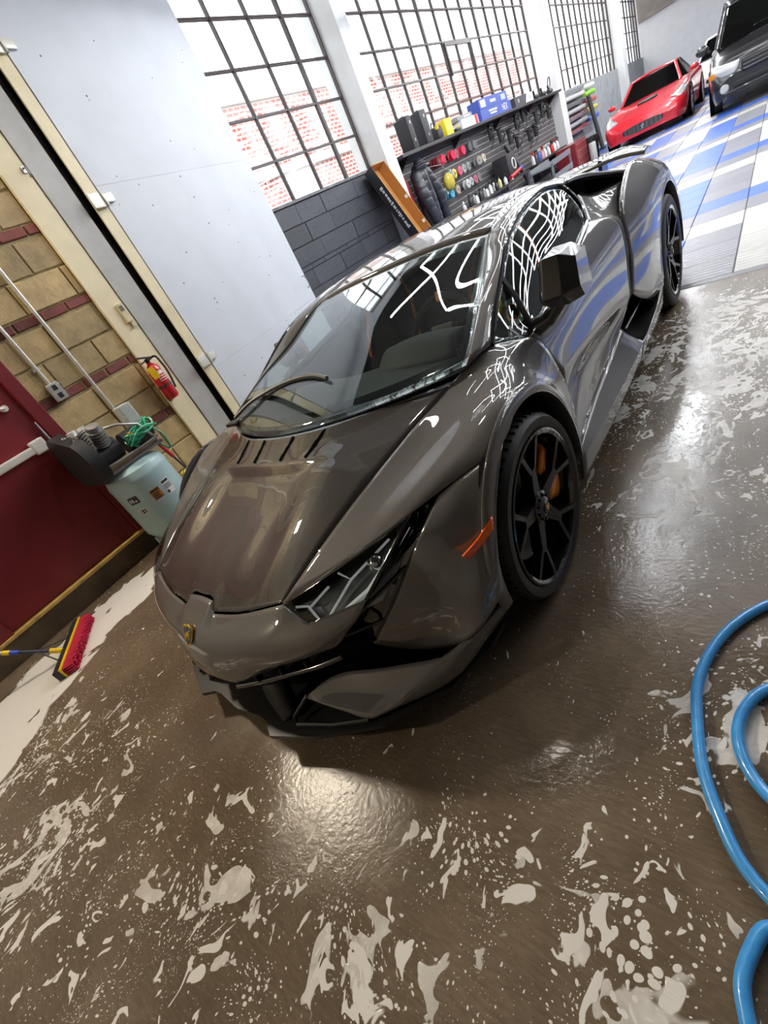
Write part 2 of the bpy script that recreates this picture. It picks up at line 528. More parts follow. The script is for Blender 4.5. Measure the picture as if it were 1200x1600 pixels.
piece_mesh = {}
def piece(name, w, h, d, mat, parent, loc, bev=.006):
    """one masonry piece: w along s, h up, d proud in +c"""
    key = (round(w, 3), round(h, 3), round(d, 3), mat.name)
    if key not in piece_mesh:
        a, b_ = w / 2, h / 2
        V = [(0, -a, -b_), (0, a, -b_), (0, a, b_), (0, -a, b_), (d - bev, -a, -b_), (d - bev, a, -b_), (d - bev, a, b_), (d - bev, -a, b_), (d, -a + bev, -b_ + bev), (d, a - bev, -b_ + bev), (d, a - bev, b_ - bev), (d, -a + bev, b_ - bev)]
        F = [(0, 1, 5, 4), (1, 2, 6, 5), (2, 3, 7, 6), (3, 0, 4, 7), (4, 5, 9, 8), (5, 6, 10, 9), (6, 7, 11, 10), (7, 4, 8, 11), (8, 9, 10, 11)]
        me = bpy.data.meshes.new(name); me.from_pydata(V, [], F); me.materials.append(mat); me.update()
        piece_mesh[key] = me
    o = bpy.data.objects.new(name, piece_mesh[key]); COL.objects.link(o)
    o.parent = parent; o.location = loc
    return o
# block wall with brick bands, beside and above the red door
wl = struct(MB().box((C_BLK - .12, -2.24, 2.45), (.22, 7.55, 4.9)).build('wall_left', MORTAR, rot=(0, 0, ROT_ROOM)))
def blockwork():
    S0, S1 = -.10, .725
    z = .20
    k = 0
    bands = [.82, 1.315, 1.82, 2.325, 2.83]
    rnd = random.Random(3)
    D0 = (-1.40, -.10, 2.25)              # door opening s0, s1, top
    courses = []
    for i, b in enumerate([.315] + bands):
        zb = b + .035
        top = (bands[i] if i < len(bands) else 3.3) - .045
        hh = (top - zb) / 2
        if i > 0: courses.append(('brick', b, .062))
        courses.append(('block', zb + hh / 2, hh - .012)); courses.append(('block', zb + hh * 1.5, hh - .012))
    for kind, zc, h in courses:
        w = .40 if kind == 'block' else .205
        off = rnd.choice((0, .5)) * w + rnd.uniform(-.03, .03)
        s = -1.9 - off
        while s < .72:
            a, b2 = max(s, -1.9), min(s + w - .012, .722)
            s += w
            segs = [(a, b2)]
            if zc < D0[2]:
                segs = []
                if a < D0[0]: segs.append((a, min(b2, D0[0])))
                if b2 > D0[1]: segs.append((max(a, D0[1]), b2))
            for a, b2 in segs:
                if b2 - a < .03: continue
                kw = round((b2 - a) / .01) * .01
                piece('block' if kind == 'block' else 'brick', kw, h, .012 + rnd.choice((0, .002, .004)), BLOCK if kind == 'block' else REDBRICK, wl, (C_BLK - .012, (a + b2) / 2, zc))
blockwork()
# pale painted stretch of the same wall beyond the door
struct(room_box('wall_left_painted', C_BLK - .02, C_BLK + .012, -6.0, -1.96, 0, 4.85, M('cream_white_wall_paint', '#DAD6CB', .55, noise=.05, nscale=3)))
# cream jamb, grey post, dark gap, trim
struct(room_box('trim_1', C_BLK - .1, C_BLK + .035, .727, .905, 0, 4.85, CREAM))
t2 = struct(room_box('trim_2', C_BLK - .1, C_BLK + .025, .907, 1.118, 0, 4.85, GREYPOST))
room_box('post_flange', C_BLK + .02, C_BLK + .045, .915, .955, 0, 4.85, GREYPOST, t2)
struct(room_box('trim_3', C_BLK + .042, C_BLK + .06, 1.178, 1.275, 0, 4.3, CREAM))
struct(room_box('wall_return', C_WIN - .2, C_BLK - .01, 1.122, 1.262, 0, 4.85, M('gap_shade_wall', (.02, .02, .02), .9)))  # near-black colour stands in for the shade inside the gap

# big sheet-clad door leaf, ajar
def leaf():
    root = empty('door_1', RW(-2.45, 1.285, 0), ROT_ROOM + .2107)
    root['kind'] = 'structure'
    W_, H_ = 2.125, 4.2
    PANEL = M('pale_grey_board', '#C3C7CC', .55, noise=.035, nscale=3.0, bump=.06, bscale=25)
    for z0, z1 in ((.06, .922), (.923, 2.442), (2.443, 4.2)):
        MB().box((-.03, W_ / 2, (z0 + z1) / 2), (.05, W_, z1 - z0), bev=.0012).build('sheet_panel', PANEL, root)
    for z in (1.02, 2.35, 3.3):
        MB().box((.004, -.07, z), (.012, .13, .10), bev=.003).box((.012, .03, z), (.02, .10, .06), bev=.003).cyl((.012, -.01, z - .05), (.012, -.01, z + .05), .012, n=10).build('hinge', M('galvanised_hinge', '#C9C7BD', .45, metal=.3), root, 40)
    rnd = random.Random(11)
    b = MB()
    for k in range(42):
        y, z = rnd.uniform(.08, W_ - .08), rnd.uniform(.5, 3.9)
        b.cyl((-.006, y, z), (-.0035, y, z), rnd.uniform(.004, .008), n=8)
    b.build('screw_heads', M('dark_screw', (.09, .09, .10), .5), root)['kind'] = 'stuff'
    MB().tube([(-.005, W_ - .07, 1.20), (.03, W_ - .065, 1.19), (.035, W_ - .06, 1.13), (.03, W_ - .055, 1.07), (-.005, W_ - .05, 1.06)], .007, 6).build('pull_handle', STEEL, root, 50)
leaf()

# red steel door with push bar
def red_door():
    root = empty('door_2', RW(C_BLK, 0, 0), ROT_ROOM); root['kind'] = 'structure'
    RED = M('oxblood_painted_steel', '#7A2028', .42, noise=.16, nscale=3, bump=.06, bscale=12)
    REDF = M('oxblood_frame_paint', '#741C22', .4)
    MB().box((-.005, -.735, 1.19), (.05, 1.07, 1.98), bev=.004).build('leaf', RED, root)
    for s0, s1, z0, z1 in ((-.20, -.105, .19, 2.25), (-1.40, -1.27, .19, 2.25), (-1.40, -.105, 2.18, 2.25)):
        MB().box((.01, (s0 + s1) / 2, (z0 + z1) / 2), (.10, s1 - s0, z1 - z0), bev=.006).build('frame', REDF, root)
    bar = empty('push_bar'); bar.parent = root
    WHT = M('white_enamel', '#DAD6CE', .35)
    MB().box((.055, -.78, 1.11), (.05, .86, .055), bev=.012).build('rail', WHT, bar)
    MB().box((.055, -.305, 1.115), (.06, .10, .10), bev=.012).build('latch_case', WHT, bar)
    MB().cyl((.06, -.22, .98), (.06, -.22, 1.26), .008, n=8).build('latch_rod', STEEL, bar)
    MB().cyl((.02, -.30, 1.42), (.07, -.30, 1.42), .022, n=12).cyl((.07, -.30, 1.42), (.07, -.42, 1.45), .010, n=8).build('lever', WHT, bar, 40)
    r = MB().tube([(.03, -.30 + .05 * math.cos(t), .27 + .06 * math.sin(t)) for t in np.linspace(0, 2 * math.pi, 17)[:-1]], .006, 6, closed=True)
    r.build('pull_ring', REDF, root, 50)
    MB().box((.03, -.75, .182), (.10, 1.36, .024), bev=.004).build('threshold', M('raw_yellow_timber', '#C9A55E', .6, noise=.25, nscale=14), root)
red_door()
struct(room_box('kerb', C_BLK - .02, C_BLK + .055, -1.95, -.085, 0, .168, M('stained_concrete_kerb', '#5B4A36', .6, noise=.45, nscale=6, bump=.5, bscale=20)))

# ---- window wall: sill walls, piers, windows
wb = struct(room_box('wall_window', C_WIN - .30, C_WIN - .02, .9, 6.56, 0, 1.985, MORTAR if False else M('black_joint', (.022, .023, .026), .8)))
def blackwall():
    rnd = random.Random(5)
    zs = [0.0, .24, .48, .72, .96, 1.20, 1.26, 1.50, 1.74, 1.985]
    for a, b in zip(zs, zs[1:]):
        h = b - a - .005
        s = .95 - rnd.uniform(0, .4)
        while s < 6.5:
            w = round(rnd.choice((.58, .70, .86)), 2) if h > .1 else .30
            e = min(s + w, 6.55); a0 = max(s, .95)
            if e - a0 > .08:
                piece('wall_block', round(e - a0 - .005, 3), round(h, 3), .020 + rnd.choice((0, .002, .005)), BLACKBLK, wb, (C_WIN - .022, (a0 + e) / 2, (a + b) / 2), .005)
            s += w
blackwall()
struct(room_box('sill_1', C_WIN - .30, C_WIN + .03, .95, 6.56, 1.987, 2.02, M('stone_sill', '#6C6B6C', .7, noise=.3, nscale=10)))
struct(room_box('wall_slats_back', C_WIN - .30, C_WIN - .01, 6.56, 16.05, 0, 2.0, M('charcoal_wall', '#3B3B3D', .7)))
struct(room_box('wall_grey', C_WIN - .30, C_WIN, 16.05, S_END, 0, 1.94, GREYWALL))
for k, (s0, s1) in enumerate(((6.56, 6.86), (16.02, 16.55), (25.0, 25.5))):
    p = struct(room_box('pier_%d' % (k + 1), C_WIN - .30, C_WIN + .26, s0, s1, 0, Z_CEIL, M('white_pier_paint', '#D8D9D8', .5, noise=.05, nscale=5)))
struct(room_box('wall_above_windows', C_WIN - .30, C_WIN, .9, S_END, 4.46, Z_CEIL, WHITEPAINT))
BARM = M('dark_steel_sash', (.045, .032, .030), .45, bump=.2, bscale=60)
PANE = glass_mat('window_glass', (.95, .97, .97), 1.35)
def window(k, s0, pw, n, z0, z1, thick, rows=5):
    root = empty('window_%d' % k, RW(C_WIN - .10, s0, z0), ROT_ROOM); root['kind'] = 'structure'
    hh = (z1 - z0) / rows
    pm = bpy.data.meshes.new('pane'); a, b = pw / 2 - .012, hh / 2 - .012
    t = .002
    V = [(i * t, j * a, q * b) for i in (-1, 1) for j in (-1, 1) for q in (-1, 1)]
    pm.from_pydata(V, [], [(0, 1, 3, 2), (4, 6, 7, 5), (0, 4, 5, 1), (2, 3, 7, 6), (0, 2, 6, 4), (1, 5, 7, 3)]); pm.materials.append(PANE); pm.update()
    for i in range(n):
        for j in range(rows):
            o = bpy.data.objects.new('pane', pm); COL.objects.link(o); o.parent = root; o.location = (0, (i + .5) * pw, (j + .5) * hh)
    for i in range(n + 1):
        w = .055 if i in thick else .026
        MB().box((.01, i * pw, (z1 - z0) / 2), (.05, w, z1 - z0)).build('mullion', BARM, root)
    for j in range(rows + 1):
        MB().box((.008, n * pw / 2, j * hh), (.04, n * pw, .026)).build('glazing_bar', BARM, root)
window(1, 6.53 - 8 * .66, .66, 8, 2.02, 4.46, (7, 3))
window(2, 7.23, .64, 13, 2.0, 4.46, (0, 4, 8, 12))
window(3, 16.62, .64, 13, 1.94, 4.46, (0, 4, 8, 12))
window(4, 25.55, .60, 8, 1.94, 4.46, (0, 4, 8))
# a vent sash ajar in the second window
MB().box((0, 0, 0), (.04, 1.25, .05)).box((0, -.62, -.24), (.04, .045, .5)).box((0, .62, -.24), (.04, .045, .5)).build('vent_sash', BARM, bpy.data.objects['window_2'], loc=(.05, 3.85, 1.42))

# ---- remaining shell
struct(room_box('wall_far', C_WIN - .3, 8.2, S_END, S_END + .2, 0, Z_CEIL, WHITEPAINT))
struct(room_box('wall_right', 7.2, 7.4, -7.0, S_END, 0, Z_CEIL, M('dark_right_wall', '#4E4E50', .7)))
struct(room_box('wall_near', C_BLK - .2, 7.4, -6.2, -6.0, 0, Z_CEIL, M('warm_grey_wall', '#A39B8C', .7)))
struct(room_box('ceiling', C_WIN - .3, 7.4, -6.2, S_END + .2, Z_CEIL, Z_CEIL + .1, M('dark_ceiling_deck', '#34332F', .8)))
struct(room_box('trim_4', C_WIN, 7.2, 30.25, 30.5, 3.15, 4.9, M('brown_grey_beam', '#8A827A', .7, noise=.2, nscale=3)))
for k in range(7):
    struct(room_box('beam_%d' % (k + 1), C_WIN, 7.2, 1.2 + 4.0 * k, 1.45 + 4.0 * k, 4.55, 4.9, M('grey_beam', '#55544F', .7)))

# ---- outside: brick building across the yard
def outside():
    root = empty('brick_building', RW(-9.2, 12, 0), ROT_ROOM, 'red brick building with pale bands across the yard behind the windows', 'building')
    m, nt, b = nodes('pale_patched_red_brick')  # brick pattern with noise patches mixed towards a pale tone
    tc = N(nt, 'ShaderNodeTexCoord')
    mp = N(nt, 'ShaderNodeMapping'); mp.inputs['Rotation'].default_value = (math.radians(-90), 0, math.radians(-90)); L(nt, tc.outputs['Object'], mp.inputs['Vector'])
    sx = N(nt, 'ShaderNodeSeparateXYZ'); L(nt, tc.outputs['Object'], sx.inputs[0])
    cx = N(nt, 'ShaderNodeCombineXYZ'); L(nt, sx.outputs['Y'], cx.inputs[0]); L(nt, sx.outputs['Z'], cx.inputs[1])
    br = N(nt, 'ShaderNodeTexBrick', Scale=1.0)
    br.inputs['Color1'].default_value = (.42, .085, .060, 1); br.inputs['Color2'].default_value = (.50, .15, .11, 1); br.inputs['Mortar'].default_value = (.72, .66, .62, 1)
    br.inputs['Mortar Size'].default_value = .022; br.inputs['Brick Width'].default_value = .24; br.inputs['Row Height'].default_value = .105
    L(nt, cx.outputs[0], br.inputs['Vector'])
    n = N(nt, 'ShaderNodeTexNoise', Scale=1.1, Detail=4.0); L(nt, tc.outputs['Object'], n.inputs['Vector'])
    rr = N(nt, 'ShaderNodeMapRange'); rr.inputs[1].default_value = .42; rr.inputs[2].default_value = .68; rr.inputs[4].default_value = .75; L(nt, n.outputs[0], rr.inputs[0])
    mx = N(nt, 'ShaderNodeMixRGB'); L(nt, rr.outputs[0], mx.inputs[0]); L(nt, br.outputs[0], mx.inputs[1]); mx.inputs[2].default_value = (.78, .72, .70, 1)
    L(nt, mx.outputs[0], b.inputs['Base Color']); b.inputs['Roughness'].default_value = .9
    MB().box((-1.0, 0, 2.6), (2.0, 46, 5.2)).build('wall', m, root)
    PALE = M('pale_stone', (.82, .80, .78), .8)
    for z in (1.9, 3.55, 5.25):
        MB().box((.03, 0, z), (.10, 46, .16)).build('string_course', PALE, root)
    for k in range(11):
        MB().box((-.03, -21 + 4.1 * k, 3.1), (.12, 1.3, .75)).build('window', PALE, root)
    rnd = random.Random(2)
    for k in range(46):
        s = -21 + k * .95 + rnd.uniform(-.5, .5); z = rnd.uniform(2.2, 4.9)
        P = [(.12, s, z), (.14, s + rnd.uniform(.3, 1.0), z + rnd.uniform(-.5, .6)), (.12, s + rnd.uniform(1.2, 2.4), z + rnd.uniform(-.8, .9))]
        MB().tube([Vector(q) for q in spl(P, 4)], .035, 5).build('cable', PALE, root)
    struct(room_box('yard', -14, C_WIN - .3, -10, 36, -.15, -.05, M('yard_asphalt', (.45, .44, .43), .9)))
outside()
# ================================================================== the grey sports car (car frame = world frame, front axle at y = 0)
def paint_mat():
    m, nt, b = nodes('grey_metallic_paint')
    tc = N(nt, 'ShaderNodeTexCoord')
    v = N(nt, 'ShaderNodeTexVoronoi', Scale=900.0)
    L(nt, tc.outputs['Object'], v.inputs['Vector'])
    r = N(nt, 'ShaderNodeMapRange'); r.inputs[3].default_value = .82; r.inputs[4].default_value = 1.2
    L(nt, v.outputs['Color'], r.inputs[0])
    mx = N(nt, 'ShaderNodeVectorMath', operation='SCALE'); mx.inputs[0].default_value = (.118, .110, .106)
    L(nt, r.outputs[0], mx.inputs['Scale']); L(nt, mx.outputs[0], b.inputs['Base Color'])
    b.inputs['Metallic'].default_value = .0
    b.inputs['Roughness'].default_value = .5
    b.inputs['Specular IOR Level'].default_value = .15
    b.inputs['Coat Weight'].default_value = 1.0
    b.inputs['Coat Roughness'].default_value = .015
    b.inputs['Coat IOR'].default_value = 1.85
    return m
def carbon_mat():
    m, nt, b = nodes('gloss_carbon_fibre')
    tc = N(nt, 'ShaderNodeTexCoord')
    mp = N(nt, 'ShaderNodeMapping'); mp.inputs['Rotation'].default_value = (0, 0, math.radians(45)); mp.inputs['Scale'].default_value = (1, 1, 0)
    L(nt, tc.outputs['Object'], mp.inputs['Vector'])
    ck = N(nt, 'ShaderNodeTexChecker', Scale=340.0)
    ck.inputs['Color1'].default_value = (.060, .053, .049, 1); ck.inputs['Color2'].default_value = (.016, .014, .013, 1)
    L(nt, mp.outputs[0], ck.inputs['Vector']); L(nt, ck.outputs[0], b.inputs['Base Color'])
    b.inputs['Metallic'].default_value = .0
    b.inputs['Roughness'].default_value = .5
    b.inputs['Specular IOR Level'].default_value = .2
    b.inputs['Coat Weight'].default_value = 1.0
    b.inputs['Coat Roughness'].default_value = .012
    b.inputs['Coat IOR'].default_value = 2.05
    return m
PAINT = paint_mat()
CARBON = carbon_mat()
GBLACK = M('gloss_black', (.006, .006, .007), .12, coat=1.0, coat_rough=.02)
SBLACK = M('satin_black_plastic', (.012, .012, .013), .42, bump=.05, bscale=900)
MBLACK = M('matt_black_liner', (.004, .004, .004), .9, spec=.1)
RUBBER = M('tyre_rubber', (.012, .012, .012), .55, bump=.15, bscale=300)
ORANGE = M('orange_caliper_paint', '#F58A1E', .3, coat=.6)
ORANGE_LENS = M('orange_reflector_plastic', '#F2601C', .18, coat=.8)
WSCREEN = glass_mat('windscreen_glass', (.84, .88, .87), 1.85)
SIDEGLASS = glass_mat('side_window_glass', (.84, .88, .87), 1.62)
LENS = glass_mat('headlamp_lens', (.86, .88, .88), 1.45)
ALCANTARA = M('charcoal_suede', (.022, .023, .024), .95, spec=.2, bump=.2, bscale=500)
DASHGREY = M('dark_grey_dash_leather', (.06, .064, .064), .6, bump=.2, bscale=400)
ORANGE_TRIM = M('orange_leather_trim', '#F07A1A', .5)
DRL = M('white_lamp_strip', (.85, .85, .85), .25, emit=(1, 1, 1), es=.1)
GOLD = M('gold_emblem_metal', '#D9A520', .3, metal=.6)

CAR = empty('sports_car', (0, 0, 0), 0, 'dark grey low supercar with glossy carbon bonnet parked on the wet concrete', 'car')

def orient(A, V0):
    """True if the grid's normals point towards V0"""
    R, C, _ = A.shape
    s = 0.0
    for i in range(0, R - 1, max(1, (R - 1) // 6)):
        for j in range(0, C - 1, max(1, (C - 1) // 6)):
            n = np.cross(A[i, j + 1] - A[i, j], A[i + 1, j] - A[i, j])
            s += float(n @ (A[i, j] - V0))
    return s < 0
def sheet(name, A, mat, parent=None, th=.012, both=True, smooth=32, inner=(0, 1.2, .45), solid=True):
    """a curved panel with thickness; both: also its mirror image on the far side"""
    A = np.asarray(A, float)
    out = []
    for sgn in ((1, -1) if both else (1,)):
        B = A.copy(); B[..., 0] *= sgn
        iv = np.array([inner[0] * sgn, inner[1], inner[2]], float)
        o = mk(name, B.reshape(-1, 3), grid_faces(*B.shape[:2]), mat, parent if not isinstance(parent, (list, tuple)) else parent[0 if sgn == 1 else 1], smooth, flip=orient(B, iv))
        if solid:
            md = o.modifiers.new('thickness', 'SOLIDIFY'); md.thickness = th; md.offset = -1
        out.append(o)
    return out
def full(rows):
    return [[(-x, y, z) for x, y, z in reversed(r[1:])] + list(r) for r in rows]

# ---- bonnet
HOOD = [
    [(0, -.79, .560), (.078, -.795, .560), (.105, -.828, .535), (.25, -.808, .548), (.36, -.778, .562), (.45, -.745, .575)],
    [(0, -.72, .590), (.085, -.72, .590), (.12, -.72, .590), (.25, -.705, .596), (.36, -.69, .606), (.466, -.694, .592)],
    [(0, -.5, .668), (.09, -.5, .668), (.14, -.5, .668), (.25, -.5, .670), (.34, -.495, .690), (.53, -.491, .658)],
    [(0, -.325, .732), (.09, -.325, .732), (.15, -.322, .732), (.25, -.318, .735), (.335, -.31, .752), (.574, -.315, .698)],
    [(0, -.285, .764), (.09, -.285, .764), (.16, -.283, .764), (.27, -.275, .764), (.37, -.26, .760), (.585, -.272, .707)],
    [(0, -.22, .788), (.11, -.215, .788), (.21, -.20, .788), (.33, -.165, .784), (.45, -.125, .774), (.64, -.09, .751)],
    [(0, -.155, .812), (.12, -.148, .812), (.25, -.125, .812), (.42, -.06, .808), (.55, .015, .800), (.70, .117, .792)],
]
HG = grid_spl(full(HOOD), 6, 6, su=lambda i: (2, 3, 7, 8) if i == 0 else (), sv=(3, 4))
hood = sheet('bonnet', HG, CARBON, CAR, .014, False)[0]
def hood_z(x, y):
    d = (HG[..., 0] - x) ** 2 + (HG[..., 1] - y) ** 2
    return float(HG[..., 2].flat[int(d.argmin())])
for a, b in (((-.235, -.262), (-.262, -.135)), ((-.09, -.272), (-.10, -.165)), ((.09, -.272), (.10, -.165)), ((.235, -.262), (.262, -.135))):
    w = .0045
    pts = []
    for t in np.linspace(0, 1, 7):
        x = a[0] + (b[0] - a[0]) * t; y = a[1] + (b[1] - a[1]) * t
        pts.append((x, y, hood_z(x, y) + .003))
    MB().tube(pts, w, 6).build('vent_slit', MBLACK, hood, 40)

# ---- nose panel with the badge
NOSE = [
    [(0, -.797, .556), (.078, -.802, .556), (.105, -.835, .530), (.25, -.815, .543), (.452, -.755, .570), (.545, -.768, .523), (.705, -.655, .538)],
    [(0, -.915, .488), (.08, -.913, .487), (.14, -.908, .481), (.29, -.885, .482), (.455, -.838, .488), (.55, -.795, .484), (.68, -.690, .500)],
    [(0, -.955, .40), (.09, -.951, .40), (.155, -.942, .392), (.29, -.908, .410), (.43, -.865, .428), (.53, -.815, .445), (.64, -.722, .465)],
    [(0, -.967, .325), (.09, -.960, .318), (.155, -.947, .310), (.265, -.898, .335), (.385, -.842, .364), (.48, -.800, .383), (.585, -.757, .418)],
]
NG = grid_spl(full(NOSE), 6, 7, su=lambda i: (1, 2, 4, 5, 7, 8, 10, 11) if i == 0 else ())
nose = sheet('nose_panel', NG, PAINT, CAR, .012, False)[0]

def emblem():
    c = Vector((0, -.9185, .4885)); nrm = Vector((0, -.80, .60)).normalized()
    X = Vector((1, 0, 0)); Y = nrm.cross(X).normalized()
    if Y.z < 0: Y = -Y
    m = Matrix((X, Y, nrm)).transposed().to_4x4(); m.translation = c
    def shield(k):
        P = [(0, -.042), (-.018, -.030), (-.030, -.006), (-.034, .022), (-.030, .034), (-.014, .031), (0, .037), (.014, .031), (.030, .034), (.034, .022), (.030, -.006), (.018, -.030)]
        return [(x * k, y * k) for x, y in reversed(P)]
    e = MB().prism(shield(1.0), 0, .004, m).build('emblem', GOLD, CAR)
    e['label'] = 'small black and gold shield badge on the nose'
    MB().prism(shield(.86), .0035, .0052, m).build('emblem_field', GBLACK, e)
    bull = [(-.017, -.004), (-.012, .006), (-.004, .010), (.006, .013), (.013, .018), (.018, .016), (.013, .011), (.016, .004), (.012, -.004), (.016, -.013), (.010, -.013), (.007, -.006), (0, -.003), (-.004, -.010), (-.009, -.019), (-.011, -.012), (-.010, -.004), (-.018, -.013), (-.019, -.007)]
    MB().prism(bull, .005, .0066, m).build('emblem_bull', GOLD, e)
emblem()

# ---- front wings
FENDER = [
    [(.455, -.752, .575), (.55, -.66, .596), (.66, -.545, .619), (.76, -.417, .643), (.812, -.325, .648)],
    [(.53, -.491, .658), (.63, -.46, .652), (.725, -.40, .662), (.805, -.32, .672), (.885, -.235, .666)],
    [(.59, -.255, .712), (.69, -.22, .698), (.80, -.19, .712), (.885, -.16, .712), (.95, -.133, .684)],
    [(.64, -.09, .751), (.735, -.06, .738), (.825, -.04, .746), (.915, -.01, .752), (.955, 0, .722)],
    [(.70, .117, .792), (.775, .13, .785), (.842, .136, .785), (.925, .17, .735), (.955, .205, .664)],
    [(.75, .19, .820), (.80, .23, .812), (.862, .26, .785), (.93, .335, .650), (.955, .345, .515)],
    [(.79, .285, .824), (.83, .325, .808), (.88, .375, .785), (.932, .428, .61), (.948, .392, .29)],
]
sheet('front_wing', grid_spl(FENDER, 7, 6, su=lambda i: (2,) if i in (1, 2, 3) else (), sv=()), PAINT, CAR, .012, inner=(.3, 0, .4))
# rolled lip round the front arch
def arch_lip(yc, zc, R, a0, a1, xs, name):
    A = []
    for t in np.linspace(a0, a1, 28):
        c, s = math.cos(t), math.sin(t)
        A.append([(xs - .006, yc + (R + .045) * c, zc + (R + .045) * s), (xs + .004, yc + (R + .02) * c, zc + (R + .02) * s), (xs + .006, yc + R * c, zc + R * s), (xs - .05, yc + (R - .008) * c, zc + (R - .008) * s)])
    A = np.array(A, float)
    return sheet(name, A, PAINT, CAR, .004, inner=(xs - .3, yc, zc + .9), smooth=50)
arch_lip(0, .33, .385, math.radians(-12), math.radians(188), .949, 'arch_lip')

# ---- bumper corner ahead of the wheel
BSIDE = [
    [(.815, -.33, .643), (.85, -.283, .655), (.885, -.238, .663), (.92, -.188, .672), (.95, -.137, .680)],
    [(.795, -.45, .595), (.845, -.42, .58), (.89, -.375, .565), (.93, -.335, .555), (.957, -.305, .55)],
    [(.70, -.555, .45), (.78, -.53, .43), (.86, -.49, .42), (.925, -.445, .42), (.96, -.385, .42)],
    [(.585, -.652, .295), (.67, -.615, .25), (.79, -.56, .225), (.895, -.525, .285), (.955, -.40, .345)],
]
bside = sheet('bumper_corner', grid_spl(BSIDE, 6, 8), PAINT, CAR, .014, inner=(.4, -.2, .4))
MARK = [[(.960, -.326, .568), (.945, -.385, .550), (.922, -.462, .540)], [(.961, -.342, .536), (.948, -.388, .525), (.922, -.446, .514)]]
sheet('side_marker', grid_spl(MARK, 5, 3), ORANGE_LENS, bside, .006, inner=(.4, -.2, .4))

# ---- dark air channel between headlamp and bumper corner
CH = [
    [(.76, -.417, .640), (.765, -.36, .620), (.812, -.330, .644)],
    [(.705, -.655, .536), (.72, -.52, .54), (.795, -.452, .594)],
    [(.645, -.715, .47), (.64, -.59, .45), (.70, -.557, .45)],
    [(.587, -.755, .415), (.55, -.65, .34), (.585, -.653, .295)],
]
sheet('air_channel', grid_spl(CH, 6, 6, sv=(1,)), GBLACK, CAR, .006, inner=(.3, 0, .4))
for k, (a, b) in enumerate((((.665, -.680, .495), (.742, -.505, .52)), ((.60, -.725, .43), (.64, -.605, .37)))):
    for sgn in (1, -1):
        A = [[(sgn * a[0], a[1], a[2] + .008), (sgn * b[0], b[1], b[2] + .008)], [(sgn * a[0], a[1], a[2] - .006), (sgn * b[0], b[1], b[2] - .006)]]
        MB().tube([(sgn * a[0], a[1], a[2]), (sgn * b[0], b[1], b[2])], .007, 6).build('channel_vane', GBLACK, CAR, 40)

# ---- headlamps
HL_A, HL_B, HL_C, HL_D = (.458, -.755, .574), (.545, -.770, .525), (.703, -.657, .539), (.757, -.419, .644)
def lerp(a, b, t): return tuple(a[i] + (b[i] - a[i]) * t for i in range(3))
LENSG = [[HL_A, (.61, -.592, .612), HL_D], [(.50, -.768, .555), (.63, -.662, .580), (.74, -.52, .603)], [HL_B, (.625, -.722, .533), HL_C]]
lens = sheet('headlamp', grid_spl(LENSG, 7, 5), LENS, CAR, .004, inner=(.4, -.3, .4))
HOUS = [[(x - .02 * 0, y + .045, z - .055) for x, y, z in r] for r in LENSG]
for i in range(3): HOUS[i] = [(x, y, z) for x, y, z in HOUS[i]]
HOUSG = grid_spl(HOUS, 7, 5)
sheet('lamp_housing', HOUSG, M('smoked_lamp_housing', (.30, .30, .31), .3, metal=.6), lens, .006, inner=(.4, -.1, .3))
def on_lens(u, v, dep=.6):
    a = [[Vector(p) for p in r] for r in LENSG]
    top = [Vector(p) for p in spl(LENSG[0], 12)]; mid = [Vector(p) for p in spl(LENSG[1], 12)]; bot = [Vector(p) for p in spl(LENSG[2], 12)]
    i = min(24, max(0, int(round(u * 24))))
    P = Vector(spl([top[i], mid[i], bot[i]], 12)[min(24, max(0, int(round(v * 24))))])
    return P + Vector((0, .045, -.055)) * dep
strips = [[(.08, .95), (.10, .35), (.02, .12)], [(.10, .40), (.30, .15)], [(.22, .97), (.48, .32), (.36, .02)], [(.48, .34), (.78, .06)], [(.40, .96), (.80, .80), (.97, .08)]]
for sgn, ln in ((1, lens[0]), (-1, lens[1])):
    for k, st in enumerate(strips):
        P = [on_lens(u, v) for u, v in st]
        P = [(sgn * q.x, q.y, q.z) for q in P]
        MB().tube(P, [.0042] * len(P) if k != 4 else [.006, .011, .005], 6).build('light_strip', DRL, ln, 40)
    q = on_lens(.70, .35, .55)
    MB().lathe([(.0, .012), (.018, .008), (.026, -.002), (.026, -.02)], 16, trn(sgn * q.x, q.y, q.z) @ rotx(math.radians(65))).build('projector', CHROME, ln, 40)

# ---- lower bumper: wing blade, splitter, grilles
BLADE = [
    [(.375, -.860, .205), (.45, -.778, .232), (.63, -.695, .24), (.80, -.607, .238), (.855, -.56, .253), (.885, -.518, .265), (.93, -.380, .280)],
    [(.378, -.862, .200), (.50, -.800, .195), (.64, -.735, .19), (.73, -.690, .19), (.845, -.575, .200), (.892, -.505, .232), (.94, -.365, .262)],
    [(.380, -.862, .195), (.52, -.84, .165), (.612, -.818, .142), (.645, -.788, .140), (.825, -.585, .145), (.882, -.472, .19), (.932, -.349, .232)],
]
sheet('bumper_blade', grid_spl(BLADE, 5, 5, su=(3,), sv=(1,)), PAINT, CAR, .016, inner=(.3, -.3, .3))
SPL = [(0, -.985), (.145, -.968), (.19, -.973), (.25, -1.006), (.435, -.938), (.647, -.818), (.80, -.63), (.862, -.46), (.868, -.36), (.70, -.36), (0, -.55)]
prof = [(-x, y) for x, y in reversed(SPL[1:-1])] + SPL
MB().prism(prof, .105, .122).build('front_splitter', SBLACK, CAR)
